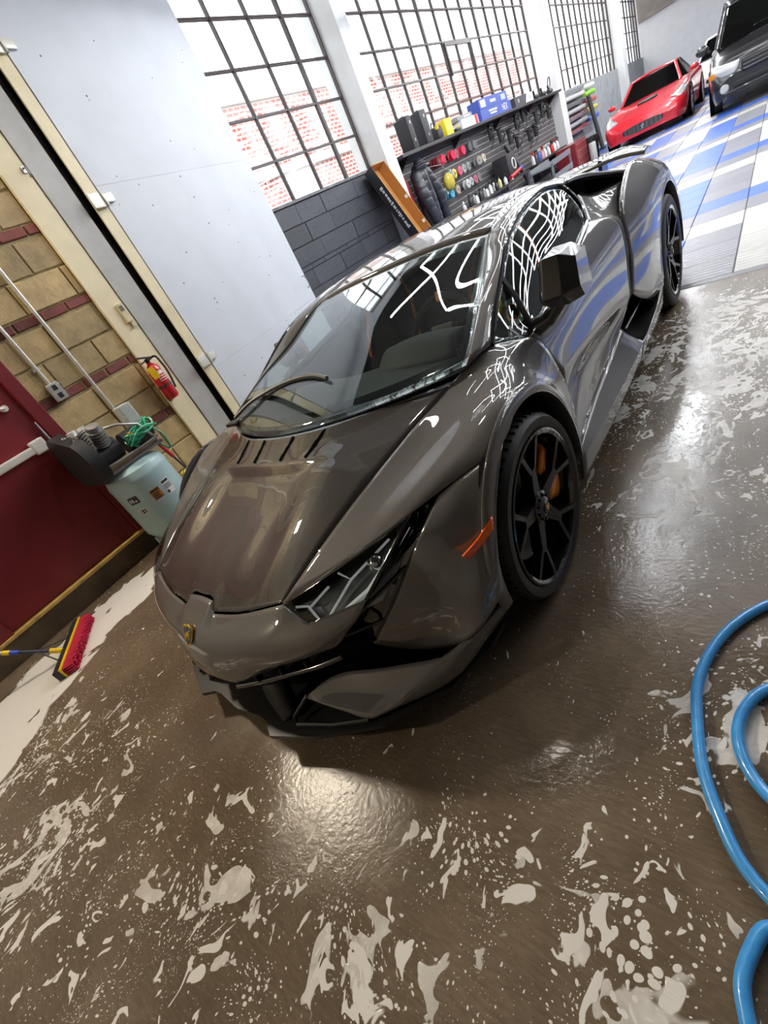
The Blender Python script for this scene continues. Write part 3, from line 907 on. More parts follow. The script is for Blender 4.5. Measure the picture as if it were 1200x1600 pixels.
def fascia():
    # dark recessed lower fascia behind the nose
    rows = [[(0, -.945, .318), (.15, -.93, .305), (.36, -.825, .35), (.57, -.735, .395), (.60, -.64, .30), (.79, -.545, .23), (.90, -.45, .29)],
            [(0, -.84, .30), (.15, -.83, .29), (.36, -.735, .30), (.53, -.66, .30), (.60, -.60, .27), (.79, -.52, .20), (.90, -.42, .26)],
            [(0, -.84, .122), (.15, -.83, .122), (.36, -.74, .122), (.53, -.68, .122), (.60, -.62, .122), (.79, -.53, .122), (.90, -.42, .20)]]
    sheet('lower_grille_backing', grid_spl(full(rows), 3, 3, sv=(1,)), MBLACK, CAR, .006, False, inner=(0, 0, .3))
fascia()
for sgn in (1, -1):
    # slim slot under the nose: bright-edged bar and three fins
    P = [(sgn * x, y, z) for x, y, z in ((.16, -.950, .297), (.26, -.905, .305), (.38, -.852, .325), (.48, -.806, .342), (.57, -.755, .362))]
    MB().tube([Vector(p) for p in spl(P, 6)], .0095, 8).build('grille_bar', GBLACK, CAR, 60)
    for x, y, z in ((.26, -.888, .325), (.36, -.843, .345), (.46, -.798, .364)):
        MB().box((sgn * x, y, z), (.006, .05, .028)).build('grille_fin', GBLACK, CAR)
    # forked strut that joins nose and splitter
    A = [[(.205, -.905, .25), (.265, -.860, .26)], [(.220, -.922, .213), (.282, -.880, .230)], [(.245, -.937, .160), (.296, -.900, .185)], [(.268, -.947, .122), (.315, -.912, .140)]]
    A = [[(sgn * x, y, z) for x, y, z in r] for r in A]
    o = sheet('splitter_strut', grid_spl(A, 2, 3), SBLACK, CAR, .05, False, inner=(sgn * .2, -.6, .2), smooth=40)
    # frame of the outer intake
    P = [(sgn * x, y, z) for x, y, z in ((.375, -.855, .205), (.33, -.92, .155), (.345, -.935, .138), (.48, -.885, .135), (.60, -.825, .138))]
    MB().tube(P, .007, 6).build('intake_frame', SBLACK, CAR, 40)

# ---- windscreen, roof, pillars
WS = [
    [(0, -.14, .816), (.40, -.06, .820), (.62, .05, .823), (.745, .148, .826)],
    [(0, .22, .928), (.38, .27, .927), (.57, .34, .922), (.70, .415, .917)],
    [(0, .55, 1.030), (.35, .58, 1.022), (.53, .62, 1.004), (.64, .66, .984)],
    [(0, .92, 1.120), (.32, .92, 1.115), (.48, .925, 1.102), (.58, .935, 1.085)],
]
wind = sheet('windscreen', grid_spl(full(WS), 7, 7), WSCREEN, CAR, .004, False)[0]
# black frit border of the screen (inside face)
def border():
    A = grid_spl(full(WS), 7, 7)
    C = A.copy(); C[..., 2] -= .008
    R, Cc, _ = C.shape
    F = []
    for i in range(R - 1):
        for j in range(Cc - 1):
            if i < 2 or i >= R - 3 or j < 2 or j >= Cc - 3:
                F.append((i * Cc + j, i * Cc + j + 1, (i + 1) * Cc + j + 1, (i + 1) * Cc + j))
    mk('black_border', C.reshape(-1, 3), F, GBLACK, wind, 40)
border()
ROOF = [
    WS[3],
    [(0, 1.25, 1.163), (.32, 1.25, 1.158), (.48, 1.25, 1.147), (.577, 1.25, 1.130)],
    [(0, 1.55, 1.162), (.32, 1.55, 1.157), (.50, 1.55, 1.142), (.585, 1.55, 1.118)],
    [(0, 1.85, 1.125), (.30, 1.85, 1.122), (.50, 1.83, 1.108), (.605, 1.80, 1.085)],
]
ROOFB = [[(x, y + .004 if i == 0 else y, z + .002 if i == 0 else z) for x, y, z in r] for i, r in enumerate(ROOF)]
sheet('roof_panel', grid_spl(full(ROOFB), 7, 7), PAINT, CAR, .012, False)
RAIL = [
    [(.748, .150, .828), (.775, .205, .834), (.790, .270, .829)],
    [(.704, .418, .921), (.738, .42, .917), (.757, .432, .902)],
    [(.645, .662, .989), (.70, .625, .990), (.741, .580, .975)],
    [(.585, .938, 1.089), (.66, .88, 1.085), (.712, .79, 1.056)],
    [(.582, 1.25, 1.133), (.642, 1.20, 1.130), (.686, 1.10, 1.105)],
    [(.59, 1.55, 1.120), (.648, 1.48, 1.120), (.684, 1.40, 1.104)],
    [(.61, 1.80, 1.087), (.67, 1.72, 1.088), (.712, 1.58, 1.074)],
]
sheet('roof_rail', grid_spl(RAIL, 5, 6), PAINT, CAR, .012, inner=(.2, 1.0, .6))
# ---- side window and its trim
SWIN = [
    [(.787, .272, .826), (.759, .430, .902), (.739, .582, .972), (.717, .735, 1.038), (.692, .965, 1.088), (.678, 1.205, 1.108), (.682, 1.425, 1.100), (.708, 1.54, 1.064)],
    [(.83, .34, .805), (.815, .48, .845), (.805, .62, .885), (.795, .79, .93), (.785, .98, .962), (.775, 1.18, .99), (.765, 1.38, 1.0), (.765, 1.51, .99)],
    [(.873, .42, .780), (.862, .52, .783), (.858, .64, .793), (.855, .79, .811), (.851, .95, .832), (.844, 1.12, .855), (.832, 1.29, .879), (.818, 1.42, .897)],
]
swin = sheet('side_window', grid_spl(SWIN, 6, 6), SIDEGLASS, CAR, .004, inner=(.2, 1.0, .5))
for sgn, par in ((1, swin[0]), (-1, swin[1])):
    bel = [(sgn * (x + .004), y, z + .002) for x, y, z in SWIN[2]]
    MB().tube([Vector(p) for p in spl(bel, 6)], .008, 6).build('belt_trim', GBLACK, par, 50)
    top = [(sgn * (x + .003), y, z) for x, y, z in SWIN[0]] + [(sgn * .768, 1.52, .99), (sgn * .818, 1.425, .897)]
    MB().tube([Vector(p) for p in spl(top, 6)], .009, 6).build('window_seal', GBLACK, par, 50)
    MB().tube([(sgn * .735, .585, .962), (sgn * .80, .52, .90), (sgn * .862, .455, .785)], .011, 6).build('quarter_bar', SBLACK, par, 50)

# ---- doors
DOOR = [
    [(.880, .387, .785), (.863, .66, .795), (.848, 1.1, .853), (.822, 1.42, .896)],
    [(.906, .41, .70), (.892, .70, .715), (.882, 1.18, .748), (.893, 1.72, .793)],
    [(.932, .438, .615), (.920, .75, .570), (.912, 1.2, .51), (.920, 1.60, .46)],
    [(.930, .425, .50), (.885, .75, .45), (.878, 1.2, .425), (.908, 1.50, .42)],
    [(.946, .395, .29), (.900, .8, .30), (.890, 1.15, .33), (.902, 1.36, .38)],
]
door = sheet('door', grid_spl(DOOR, 8, 7, sv=(2,)), PAINT, CAR, .014, inner=(.3, 1.0, .5))
# ---- sills with the side intake
SILL = [
    [(.946, .385, .285), (.900, .80, .298), (.892, 1.15, .328), (.905, 1.36, .376)],
    [(.957, .375, .262), (.960, .80, .238), (.964, 1.28, .226), (.966, 1.50, .226)],
    [(.945, .375, .16), (.945, .80, .135), (.945, 1.28, .135), (.945, 1.50, .135)],
]
sheet('side_sill', grid_spl(SILL, 8, 6, sv=(1,)), PAINT, CAR, .014, inner=(.3, 1.0, .4))
SILLR = [
    [(.966, 1.48, .226), (.967, 1.75, .232), (.965, 1.98, .255), (.957, 2.19, .30)],
    [(.945, 1.48, .135), (.945, 1.75, .135), (.945, 1.98, .14), (.945, 2.19, .16)],
]
sheet('rear_sill', grid_spl(SILLR, 6, 5), PAINT, CAR, .014, inner=(.3, 1.0, .4))
INT = [[(.920, 1.605, .455), (.930, 1.74, .392), (.941, 1.88, .316), (.955, 1.96, .27)],
       [(.84, 1.66, .42), (.82, 1.85, .37), (.82, 2.02, .30), (.84, 2.08, .26)],
       [(.84, 1.50, .30), (.82, 1.80, .26), (.82, 2.02, .25), (.84, 2.08, .25)],
       [(.905, 1.36, .376), (.955, 1.50, .240), (.962, 1.75, .238), (.960, 1.95, .258)]]
sheet('side_intake', grid_spl(INT, 5, 5, sv=(1, 2)), MBLACK, CAR, .006, inner=(1.6, 1.7, .45))
for sgn in (1, -1):
    MB().tube([(sgn * .90, 1.45, .335), (sgn * .885, 1.95, .315)], .006, 6).build('intake_vane', STEEL, CAR, 40)

# ---- rear wing panels
RF = [
    [(.921, 1.605, .458), (.915, 1.70, .62), (.897, 1.732, .79), (.862, 2.08, .963), (.862, 2.65, .916), (.84, 3.10, .81), (.86, 3.42, .62), (.86, 3.46, .34)],
    [(.942, 1.88, .318), (.952, 2.00, .56), (.948, 2.08, .74), (.935, 2.30, .858), (.930, 2.68, .855), (.92, 2.98, .76), (.93, 3.20, .55), (.93, 3.22, .34)],
    [(.957, 2.195, .275), (.957, 2.265, .55), (.957, 2.37, .665), (.957, 2.54, .745), (.957, 2.70, .748), (.957, 2.88, .665), (.957, 3.00, .50), (.957, 3.03, .33)],
]
sheet('rear_wing_panel', grid_spl(RF, 6, 8), PAINT, CAR, .014, inner=(.3, 2.6, .4))
arch_lip(2.62, .345, .405, math.radians(-8), math.radians(185), .953, 'rear_arch_lip')
# shoulder over the intake and the deck behind
SH = [
    [(.608, 1.80, 1.085), (.67, 1.72, 1.089), (.714, 1.585, 1.078)],
    [(.60, 1.95, 1.060), (.68, 1.92, 1.058), (.738, 1.88, 1.045)],
    [(.60, 2.15, 1.020), (.72, 2.10, 1.008), (.80, 2.05, .995)],
    [(.60, 2.35, .985), (.76, 2.22, .978), (.858, 2.09, .966)],
]
sheet('shoulder', grid_spl(SH, 5, 6), PAINT, CAR, .03, inner=(.3, 1.9, .4))
DECK = [
    [(.60, 2.35, .985), (.76, 2.22, .978), (.860, 2.09, .965)],
    [(.60, 2.65, .945), (.74, 2.65, .940), (.860, 2.65, .916)],
    [(.60, 3.05, .90), (.74, 3.06, .87), (.842, 3.08, .815)],
    [(.60, 3.42, .86), (.74, 3.42, .80), (.858, 3.40, .66)],
]
sheet('rear_deck_side', grid_spl(DECK, 5, 6), PAINT, CAR, .012, inner=(.3, 2.6, .3))
ENG = [
    [(0, 1.85, 1.122), (.30, 1.85, 1.12), (.50, 1.83, 1.106), (.603, 1.80, 1.083)],
    [(0, 2.30, 1.030), (.30, 2.30, 1.02), (.48, 2.30, .985), (.60, 2.35, .98)],
    [(0, 2.85, .945), (.30, 2.85, .94), (.48, 2.85, .92), (.60, 2.85, .92)],
    [(0, 3.42, .885), (.30, 3.42, .88), (.48, 3.42, .87), (.60, 3.42, .858)],
]
eng = sheet('engine_cover', grid_spl(full(ENG), 5, 5), GBLACK, CAR, .012, False, inner=(0, 2.5, .3))[0]
for k in range(5):
    y = 2.0 + .17 * k
    MB().box((0, y, 1.105 - .175 * (y - 1.85)), (.78, .085, .012), rot=(math.radians(4), 0, 0)).build('louvre', SBLACK, eng)
SPO = [[(0, 3.22, .955), (.35, 3.225, .952), (.60, 3.24, .94), (.74, 3.27, .90)],
       [(0, 3.36, .968), (.35, 3.365, .966), (.60, 3.38, .952), (.74, 3.40, .905)],
       [(0, 3.50, .972), (.35, 3.50, .970), (.60, 3.50, .955), (.74, 3.50, .892)]]
sheet('rear_spoiler', grid_spl(full(SPO), 5, 4), PAINT, CAR, .022, False, inner=(0, 3.3, .2))
for sgn in (1, -1):
    MB().box((sgn * .45, 3.32, .915), (.025, .16, .10)).build('spoiler_post', GBLACK, CAR)
# intake under the shoulder and the quarter panel below it
QP = [[(.822, 1.425, .894), (.86, 1.58, .842), (.894, 1.725, .793)],
      [(.778, 1.55, .955), (.80, 1.70, .90), (.862, 1.88, .84)],
      [(.745, 1.62, 1.00), (.76, 1.82, .945), (.845, 2.06, .925)]]
sheet('quarter_panel', grid_spl(QP, 5, 5), PAINT, CAR, .012, inner=(.2, 1.9, .4))
SCOOP = [[(.712, 1.59, 1.066), (.738, 1.88, 1.030), (.80, 2.05, .978), (.855, 2.09, .955)],
         [(.60, 1.78, 1.05), (.58, 2.0, 1.01), (.62, 2.15, .96), (.70, 2.20, .93)],
         [(.60, 1.78, .96), (.58, 2.0, .93), (.62, 2.15, .90), (.70, 2.20, .89)],
         [(.745, 1.62, 1.00), (.755, 1.78, .955), (.79, 1.94, .932), (.845, 2.06, .925)]]
sheet('scoop_duct', grid_spl(SCOOP, 5, 5, sv=(1, 2)), MBLACK, CAR, .006, inner=(1.2, 1.8, .98))
for sgn in (1, -1):
    for k in range(4):
        t = k / 3
        MB().box((sgn * (.715 + .02 * t), 1.665 + .055 * t, 1.03 - .012 * t), (.03, .008, .06), rot=(math.radians(-20), 0, sgn * .5)).build('scoop_louvre', GBLACK, CAR)

# ---- rear bumper, underbody, inner shells
RB = [[(0, 3.42, .86), (.48, 3.42, .85), (.74, 3.42, .79), (.86, 3.42, .63)],
      [(0, 3.55, .66), (.48, 3.54, .65), (.76, 3.50, .60), (.88, 3.42, .50)],
      [(0, 3.58, .40), (.48, 3.57, .40), (.78, 3.52, .38), (.90, 3.42, .36)],
      [(0, 3.50, .18), (.48, 3.50, .18), (.78, 3.46, .18), (.88, 3.40, .20)]]
rb = sheet('rear_bumper', grid_spl(full(RB), 5, 5), PAINT, CAR, .014, False, inner=(0, 2.8, .4))[0]
for sgn in (1, -1):
    MB().box((sgn * .62, 3.535, .66), (.26, .03, .05), rot=(0, 0, sgn * -.12), bev=.008).build('tail_lamp', M('red_tail_lens', (.35, .01, .01), .15), CAR)
    MB().cyl((sgn * .28, 3.50, .50), (sgn * .28, 3.62, .50), .06, n=20).build('tailpipe', STEEL, CAR, 40)
MB().box((0, 1.55, .125), (1.60, 3.9, .02)).build('underbody', MBLACK, CAR)
def liner(yc, zc, R, name):
    for sgn in (1, -1):
        A = []
        for t in np.linspace(math.radians(-15), math.radians(195), 24):
            A.append([(sgn * .915, yc + R * math.cos(t), zc + R * math.sin(t)), (sgn * .60, yc + R * math.cos(t), zc + R * math.sin(t))])
        A = np.array(A)
        o = mk(name, A.reshape(-1, 3), grid_faces(*A.shape[:2]), MBLACK, CAR, 50)
        pts = [(sgn * .60, yc + R * math.cos(t), zc + R * math.sin(t)) for t in np.linspace(math.radians(-15), math.radians(195), 24)]
        mk(name + '_wall', pts, [tuple(range(24))], MBLACK, CAR)
liner(0, .33, .40, 'wheel_arch_liner')
liner(2.62, .345, .42, 'rear_arch_liner')
def tub():
    # dark inner body so that gaps between the panels stay dark
    inner = [[(0, -.70, .50), (.40, -.62, .50), (.58, -.42, .56), (.58, -.42, .25)],
             [(0, -.30, .69), (.52, -.27, .66), (.59, -.2, .62), (.59, -.2, .2)],
             [(0, -.10, .74), (.60, .10, .74), (.62, .45, .70), (.62, .45, .2)]]
    sheet('front_bulkhead', grid_spl(full(inner), 3, 3), MBLACK, CAR, .004, False)
    side = [[(.85, .46, .755), (.84, .7, .765), (.825, 1.1, .825), (.80, 1.42, .87)],
            [(.86, .48, .50), (.85, .75, .50), (.85, 1.1, .50), (.86, 1.5, .50)],
            [(.88, .45, .2), (.86, .8, .2), (.86, 1.1, .2), (.86, 1.45, .2)]]
    sheet('door_card', grid_spl(side, 4, 4), ALCANTARA, CAR, .01, inner=(.3, 1, .5))
    wall = [[(0, 1.72, 1.10), (.5, 1.70, 1.085), (.64, 1.60, 1.02), (.80, 1.5, .86)], [(0, 1.72, .3), (.5, 1.7, .3), (.64, 1.6, .3), (.84, 1.5, .3)]]
    sheet('rear_bulkhead', grid_spl(full(wall), 4, 3), MBLACK, CAR, .01, False, inner=(0, 2.4, .6))
    MB().box((0, 1.1, .22), (1.64, 1.4, .04)).build('cabin_floor', ALCANTARA, CAR)
    rfl = [[(x * .97, y, z - .03) for x, y, z in r] for r in ROOFB]
    sheet('headliner', grid_spl(full(rfl), 4, 4), ALCANTARA, CAR, .006, False)
tub()
# ---- dash, wheel, seats
DSH = [[(0, -.06, .800), (.40, .02, .800), (.70, .17, .795)],
       [(0, .18, .800), (.40, .24, .800), (.74, .36, .775)],
       [(0, .42, .790), (.40, .44, .800), (.76, .48, .755)],
       [(0, .50, .70), (.40, .52, .70), (.76, .54, .66)],
       [(0, .46, .50), (.40, .48, .50), (.76, .50, .50)]]
dash = sheet('dashboard', grid_spl(full(DSH), 5, 5), DASHGREY, CAR, .01, False, inner=(0, .2, .3))[0]
hood_pts = [[(.20, .32, .800), (.40, .30, .800), (.60, .34, .795)], [(.22, .40, .865), (.40, .38, .880), (.58, .42, .86)], [(.20, .50, .84), (.40, .50, .86), (.60, .52, .835)], [(.20, .52, .78), (.40, .52, .78), (.60, .54, .775)]]
sheet('instrument_hood', grid_spl(hood_pts, 5, 5), DASHGREY, dash, .01, False, inner=(.4, .45, .7))
st = empty('steering_wheel'); st.parent = CAR
swm = trn(.40, .62, .80) @ rotx(math.radians(68))
MB().add(*(lambda b: (b.v, b.f))(MB().tube([(.17 * math.cos(t), (.165 if math.sin(t) > -.6 else .150) * math.sin(t), 0) for t in np.linspace(0, 2 * math.pi, 33)[:-1]], .016, 8, closed=True)), swm).build('rim', ALCANTARA, st, 50)
MB().box((0, 0, 0), (.12, .10, .04), swm, bev=.01).box((-.10, 0, 0), (.12, .03, .015), swm).box((.10, 0, 0), (.12, .03, .015), swm).box((0, -.09, 0), (.03, .12, .015), swm).build('hub', SBLACK, st)
MB().box((0, .165, 0), (.022, .040, .036), swm, bev=.004).build('marker', ORANGE_TRIM, st)
for sgn in (1, -1):
    s_ = empty('bucket_seat'); s_.parent = CAR
    SB = [[(-.20, 1.10, .42), (0, 1.12, .42), (.20, 1.10, .42)], [(-.23, 1.26, .66), (0, 1.31, .66), (.23, 1.26, .66)], [(-.20, 1.36, .86), (0, 1.40, .86), (.20, 1.36, .86)], [(-.12, 1.44, 1.01), (0, 1.46, 1.015), (.12, 1.44, 1.01)]]
    SB = [[(x + sgn * .40, y, z) for x, y, z in r] for r in SB]
    sheet('backrest', grid_spl(SB, 4, 5), ALCANTARA, s_, .09, False, inner=(sgn * .4, 2.2, .7))
    MB().box((sgn * .40, .93, .38), (.46, .50, .14), rot=(math.radians(8), 0, 0), bev=.04).build('cushion', ALCANTARA, s_, 50)
    for e in (-1, 1):
        P = [(sgn * .40 + e * .215, 1.235, .62), (sgn * .40 + e * .205, 1.30, .78), (sgn * .40 + e * .17, 1.37, .92), (sgn * .40 + e * .10, 1.415, 1.01)]
        MB().tube([Vector(p) for p in spl(P, 5)], .010, 6).build('orange_piping', ORANGE_TRIM, s_, 50)
# ---- wiper
MB().tube([Vector(p) for p in spl([(-.60, .06, .850), (-.50, .125, .888), (-.38, .17, .906), (-.2, .19, .921), (0, .165, .922), (.12, .12, .911)], 5)], .009, 6).build('wiper', M('warm_grey_wiper_rubber', (.06, .055, .048), .45), CAR, 50)  # one even dark warm grey along the whole wiper
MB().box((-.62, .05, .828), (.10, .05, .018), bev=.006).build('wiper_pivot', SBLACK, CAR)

# ---- mirrors
def mirror(sgn):
    m_ = empty('door_mirror'); m_.parent = CAR
    rows = [  # loops from inboard to outboard (front, top, rear, bottom)
        [(.918, .44, .875), (.925, .47, .975), (.925, .57, .975), (.922, .57, .855), (.918, .47, .845)],
        [(.938, .405, .880), (.948, .44, 1.000), (.948, .575, 1.000), (.940, .575, .850), (.938, .45, .838)],
        [(1.000, .415, .882), (1.002, .452, .998), (1.002, .59, .995), (1.000, .59, .845), (1.000, .465, .832)],
        [(1.046, .462, .885), (1.040, .49, .968), (1.040, .59, .965), (1.044, .59, .850), (1.046, .49, .842)],
    ]
    rows = [[(sgn * x, y, z) for x, y, z in r] + [(sgn * r[0][0], r[0][1], r[0][2])] for r in rows]
    A = grid_spl(rows, 4, 5, su=(0, 1, 2, 3, 4), sv=(1, 2))
    V = A.reshape(-1, 3).tolist(); F = grid_faces(*A.shape[:2])
    R, Cc, _ = A.shape
    F.append(tuple(range(Cc - 1))); F.append(tuple((R - 1) * Cc + j for j in reversed(range(Cc - 1))))
    o = mk('mirror_shell', V, F, CARBON_GLOSS, m_, 35)
    wd_ = o.modifiers.new('weld', 'WELD'); wd_.merge_threshold = .0005
    bv = o.modifiers.new('edge', 'BEVEL'); bv.width = .007; bv.segments = 3; bv.limit_method = 'ANGLE'; bv.angle_limit = math.radians(28)
    MB().box((sgn * .985, .588, .92), (.10, .006, .11)).build('mirror_glass', CHROME, m_)
    MB().tube([(sgn * .875, .47, .785), (sgn * .915, .475, .80), (sgn * .945, .50, .825), (sgn * .965, .505, .860)], [.036, .030, .026, .036], 8).build('mirror_stalk', GBLACK, m_, 50)
    return m_
CARBON_GLOSS = M('gloss_bronze_black', (.012, .0105, .009), .35, metal=.2, coat=1.0, coat_rough=.02)
mirror(1)
fm = mirror(-1)
# the far mirror is folded back against its door
fm.location = (-.87, .80, .86); fm.rotation_euler = (0, 0, math.radians(-78))
for _c in fm.children: _c.data.transform(Matrix.Translation((.955, -.50, -.86)))

# ---- things left on the dash
yp = empty('foam_applicator', (.655, .60, .80), 0, 'yellow foam applicator seen through the side window of the grey supercar', 'applicator')
MB().lathe([(0, 0), (.05, 0), (.056, .012), (.05, .03), (0, .034)], 20, trn(0, 0, .055) @ rotx(math.radians(70)) @ rotz(.3)).build('foam', M('yellow_foam', '#E6D84A', .9), yp, 40)
MB().lathe([(0, .034), (.03, .034), (.03, .04), (0, .04)], 16, trn(0, 0, .055) @ rotx(math.radians(70))).build('backing', M('white_plastic', (.8, .8, .78), .5), yp)
tp = empty('tape_roll', (.74, .60, .77), 0, 'teal roll of masking tape seen through the side window of the grey supercar', 'tape')
MB().lathe([(.034, -.012), (.05, -.012), (.05, .012), (.034, .012)], 24, trn(0, 0, .052) @ rotx(math.radians(80)) @ rotz(.2), closed=True).build('tape', M('teal_tape', '#5E8F8C', .5), tp, 40)
MB().lathe([(.030, -.012), (.034, -.012), (.034, .012), (.030, .012)], 24, trn(0, 0, .052) @ rotx(math.radians(80)), closed=True).build('core', M('brown_card', '#B7803F', .8), tp, 40)
# ---- wheels
SPOKE = M('satin_black_wheel', (.006, .006, .007), .3, spec=.25)
def wheel(sgn, y, R, w, xo):
    """xo: outer face; R tyre radius"""
    wh = empty('wheel'); wh.parent = CAR
    rr = .262
    X = lambda: Matrix(((0, 0, sgn, 0), (sgn, 0, 0, 0), (0, 1, 0, 0), (0, 0, 0, 1)))   # local z -> +-x, local x -> +-y, local y -> z
    T = trn(sgn * xo, y, R) @ X()
    # tyre profile (r, depth; 0 = outer face, negative inwards)
    p = [(rr + .004, -.012), (rr + .02, -.002), (rr + .045, -.001), (R - .014, -.010), (R - .004, -.024), (R, -.045), (R, -w + .045), (R - .004, -w + .024), (R - .016, -w + .01), (rr + .03, -w), (rr, -w + .015)]
    b = MB(); b.lathe(p, 56, T); b.build('tyre', RUBBER, wh, 35)
    # tread blocks: thin sipes round the shoulder
    g = MB()
    for k in range(60):
        a = 2 * math.pi * k / 60
        m = T @ rotz(a)
        g.box((R - .0068, 0, -.034), (.014, .003, .030), m)
    g.build('tread_sipes', MBLACK, wh)['kind'] = 'stuff'
    b = MB(); b.lathe([(rr + .006, -.010), (rr + .008, -.002), (rr + .001, .000), (rr - .010, -.006), (rr - .016, -.03), (rr - .022, -.14), (rr - .03, -w + .02)], 56, T)
    b.build('rim_barrel', GBLACK, wh, 40)
    for k in range(5):
        a0 = 2 * math.pi * k / 5 + math.radians(90)
        sp = MB()
        m = T @ rotz(a0 * sgn)
        # thick arm
        arm = [(.045, -.026, -.030), (.11, -.021, -.022), (.158, -.017, -.016), (.158, .017, -.016), (.11, .021, -.022), (.045, .026, -.030)]
        low = [(x, y_, z - .040) for x, y_, z in arm]
        n = 6
        sp.add(arm + low, [tuple(range(n)), tuple(n + i for i in reversed(range(n)))] + [(i, n + i, n + (i + 1) % n, (i + 1) % n) for i in range(n)], m)
        for e in (-1, 1):
            pr = [(.140, e * .000, -.018), (.150, e * .024, -.018), (.256, e * .084, -.004), (.262, e * .066, -.004)]
            if e < 0: pr = pr[::-1]
            lo = [(x, y_, z - .030) for x, y_, z in pr]
            sp.add(pr + lo, [(0, 1, 2, 3), (7, 6, 5, 4)] + [(i, 4 + i, 4 + (i + 1) % 4, (i + 1) % 4) for i in range(4)], m)
        sp.build('spoke', SPOKE, wh)
    b = MB(); b.lathe([(0, -.012), (.030, -.012), (.036, -.016), (.058, -.026), (.062, -.05), (.062, -.09)], 24, T); b.build('hub', GBLACK, wh, 35)
    for k in range(10):
        a = 2 * math.pi * k / 10
        MB().cyl(T @ Vector((.044 * math.cos(a), .044 * math.sin(a), -.026)), T @ Vector((.044 * math.cos(a), .044 * math.sin(a), -.013)), .0055, n=6).build('lug_bolt', SBLACK, wh)
    c = MB(); c.lathe([(0, -.007), (.020, -.007), (.024, -.012)], 20, T); c.build('centre_cap', SBLACK, wh, 30)
    MB().prism([(0, -.011), (.009, -.004), (.010, .008), (-.010, .008), (-.009, -.004)], -.007, -.005, T).build('cap_badge', GOLD, wh)
    b = MB(); b.lathe([(.075, -.085), (.19, -.085), (.19, -.115), (.075, -.115)], 40, T, closed=True); b.build('brake_disc', M('dark_brake_disc', (.09, .09, .09), .4, metal=.9), wh, 40)
    # caliper on the rear side of the disc
    pts = []
    m = T
    a0, a1 = (math.radians(-28), math.radians(38))
    A = []
    for t in np.linspace(a0, a1, 10):
        c_, s_ = math.cos(t), math.sin(t)
        e = 1 - abs((t - (a0 + a1) / 2) / ((a1 - a0) / 2)) ** 3
        A.append([m @ Vector((sgn * .125 * c_, .125 * s_, -.060)), m @ Vector((sgn * .15 * c_, .15 * s_, -.048 - .01 * (1 - e))), m @ Vector((sgn * .208 * c_, .208 * s_, -.048 - .01 * (1 - e))), m @ Vector((sgn * .222 * c_, .222 * s_, -.062)), m @ Vector((sgn * .222 * c_, .222 * s_, -.14))])
    A = np.array([[tuple(v) for v in r] for r in A])
    o = mk('brake_caliper', A.reshape(-1, 3), grid_faces(*A.shape[:2]), ORANGE, wh, 40, flip=False)
    md = o.modifiers.new('thickness', 'SOLIDIFY'); md.thickness = .02; md.offset = 0
    return wh
wheel(1, 0, .3275, .245, .957); wheel(-1, 0, .3275, .245, .957)
wheel(1, 2.62, .345, .305, .960); wheel(-1, 2.62, .345, .305, .960)
# ================================================================== things along the block wall and on the wet floor
def room_empty(name, c, s, z, label, cat, group=None, rz=0.0):
    return empty(name, RW(c, s, z), ROT_ROOM + rz, label, cat, group)

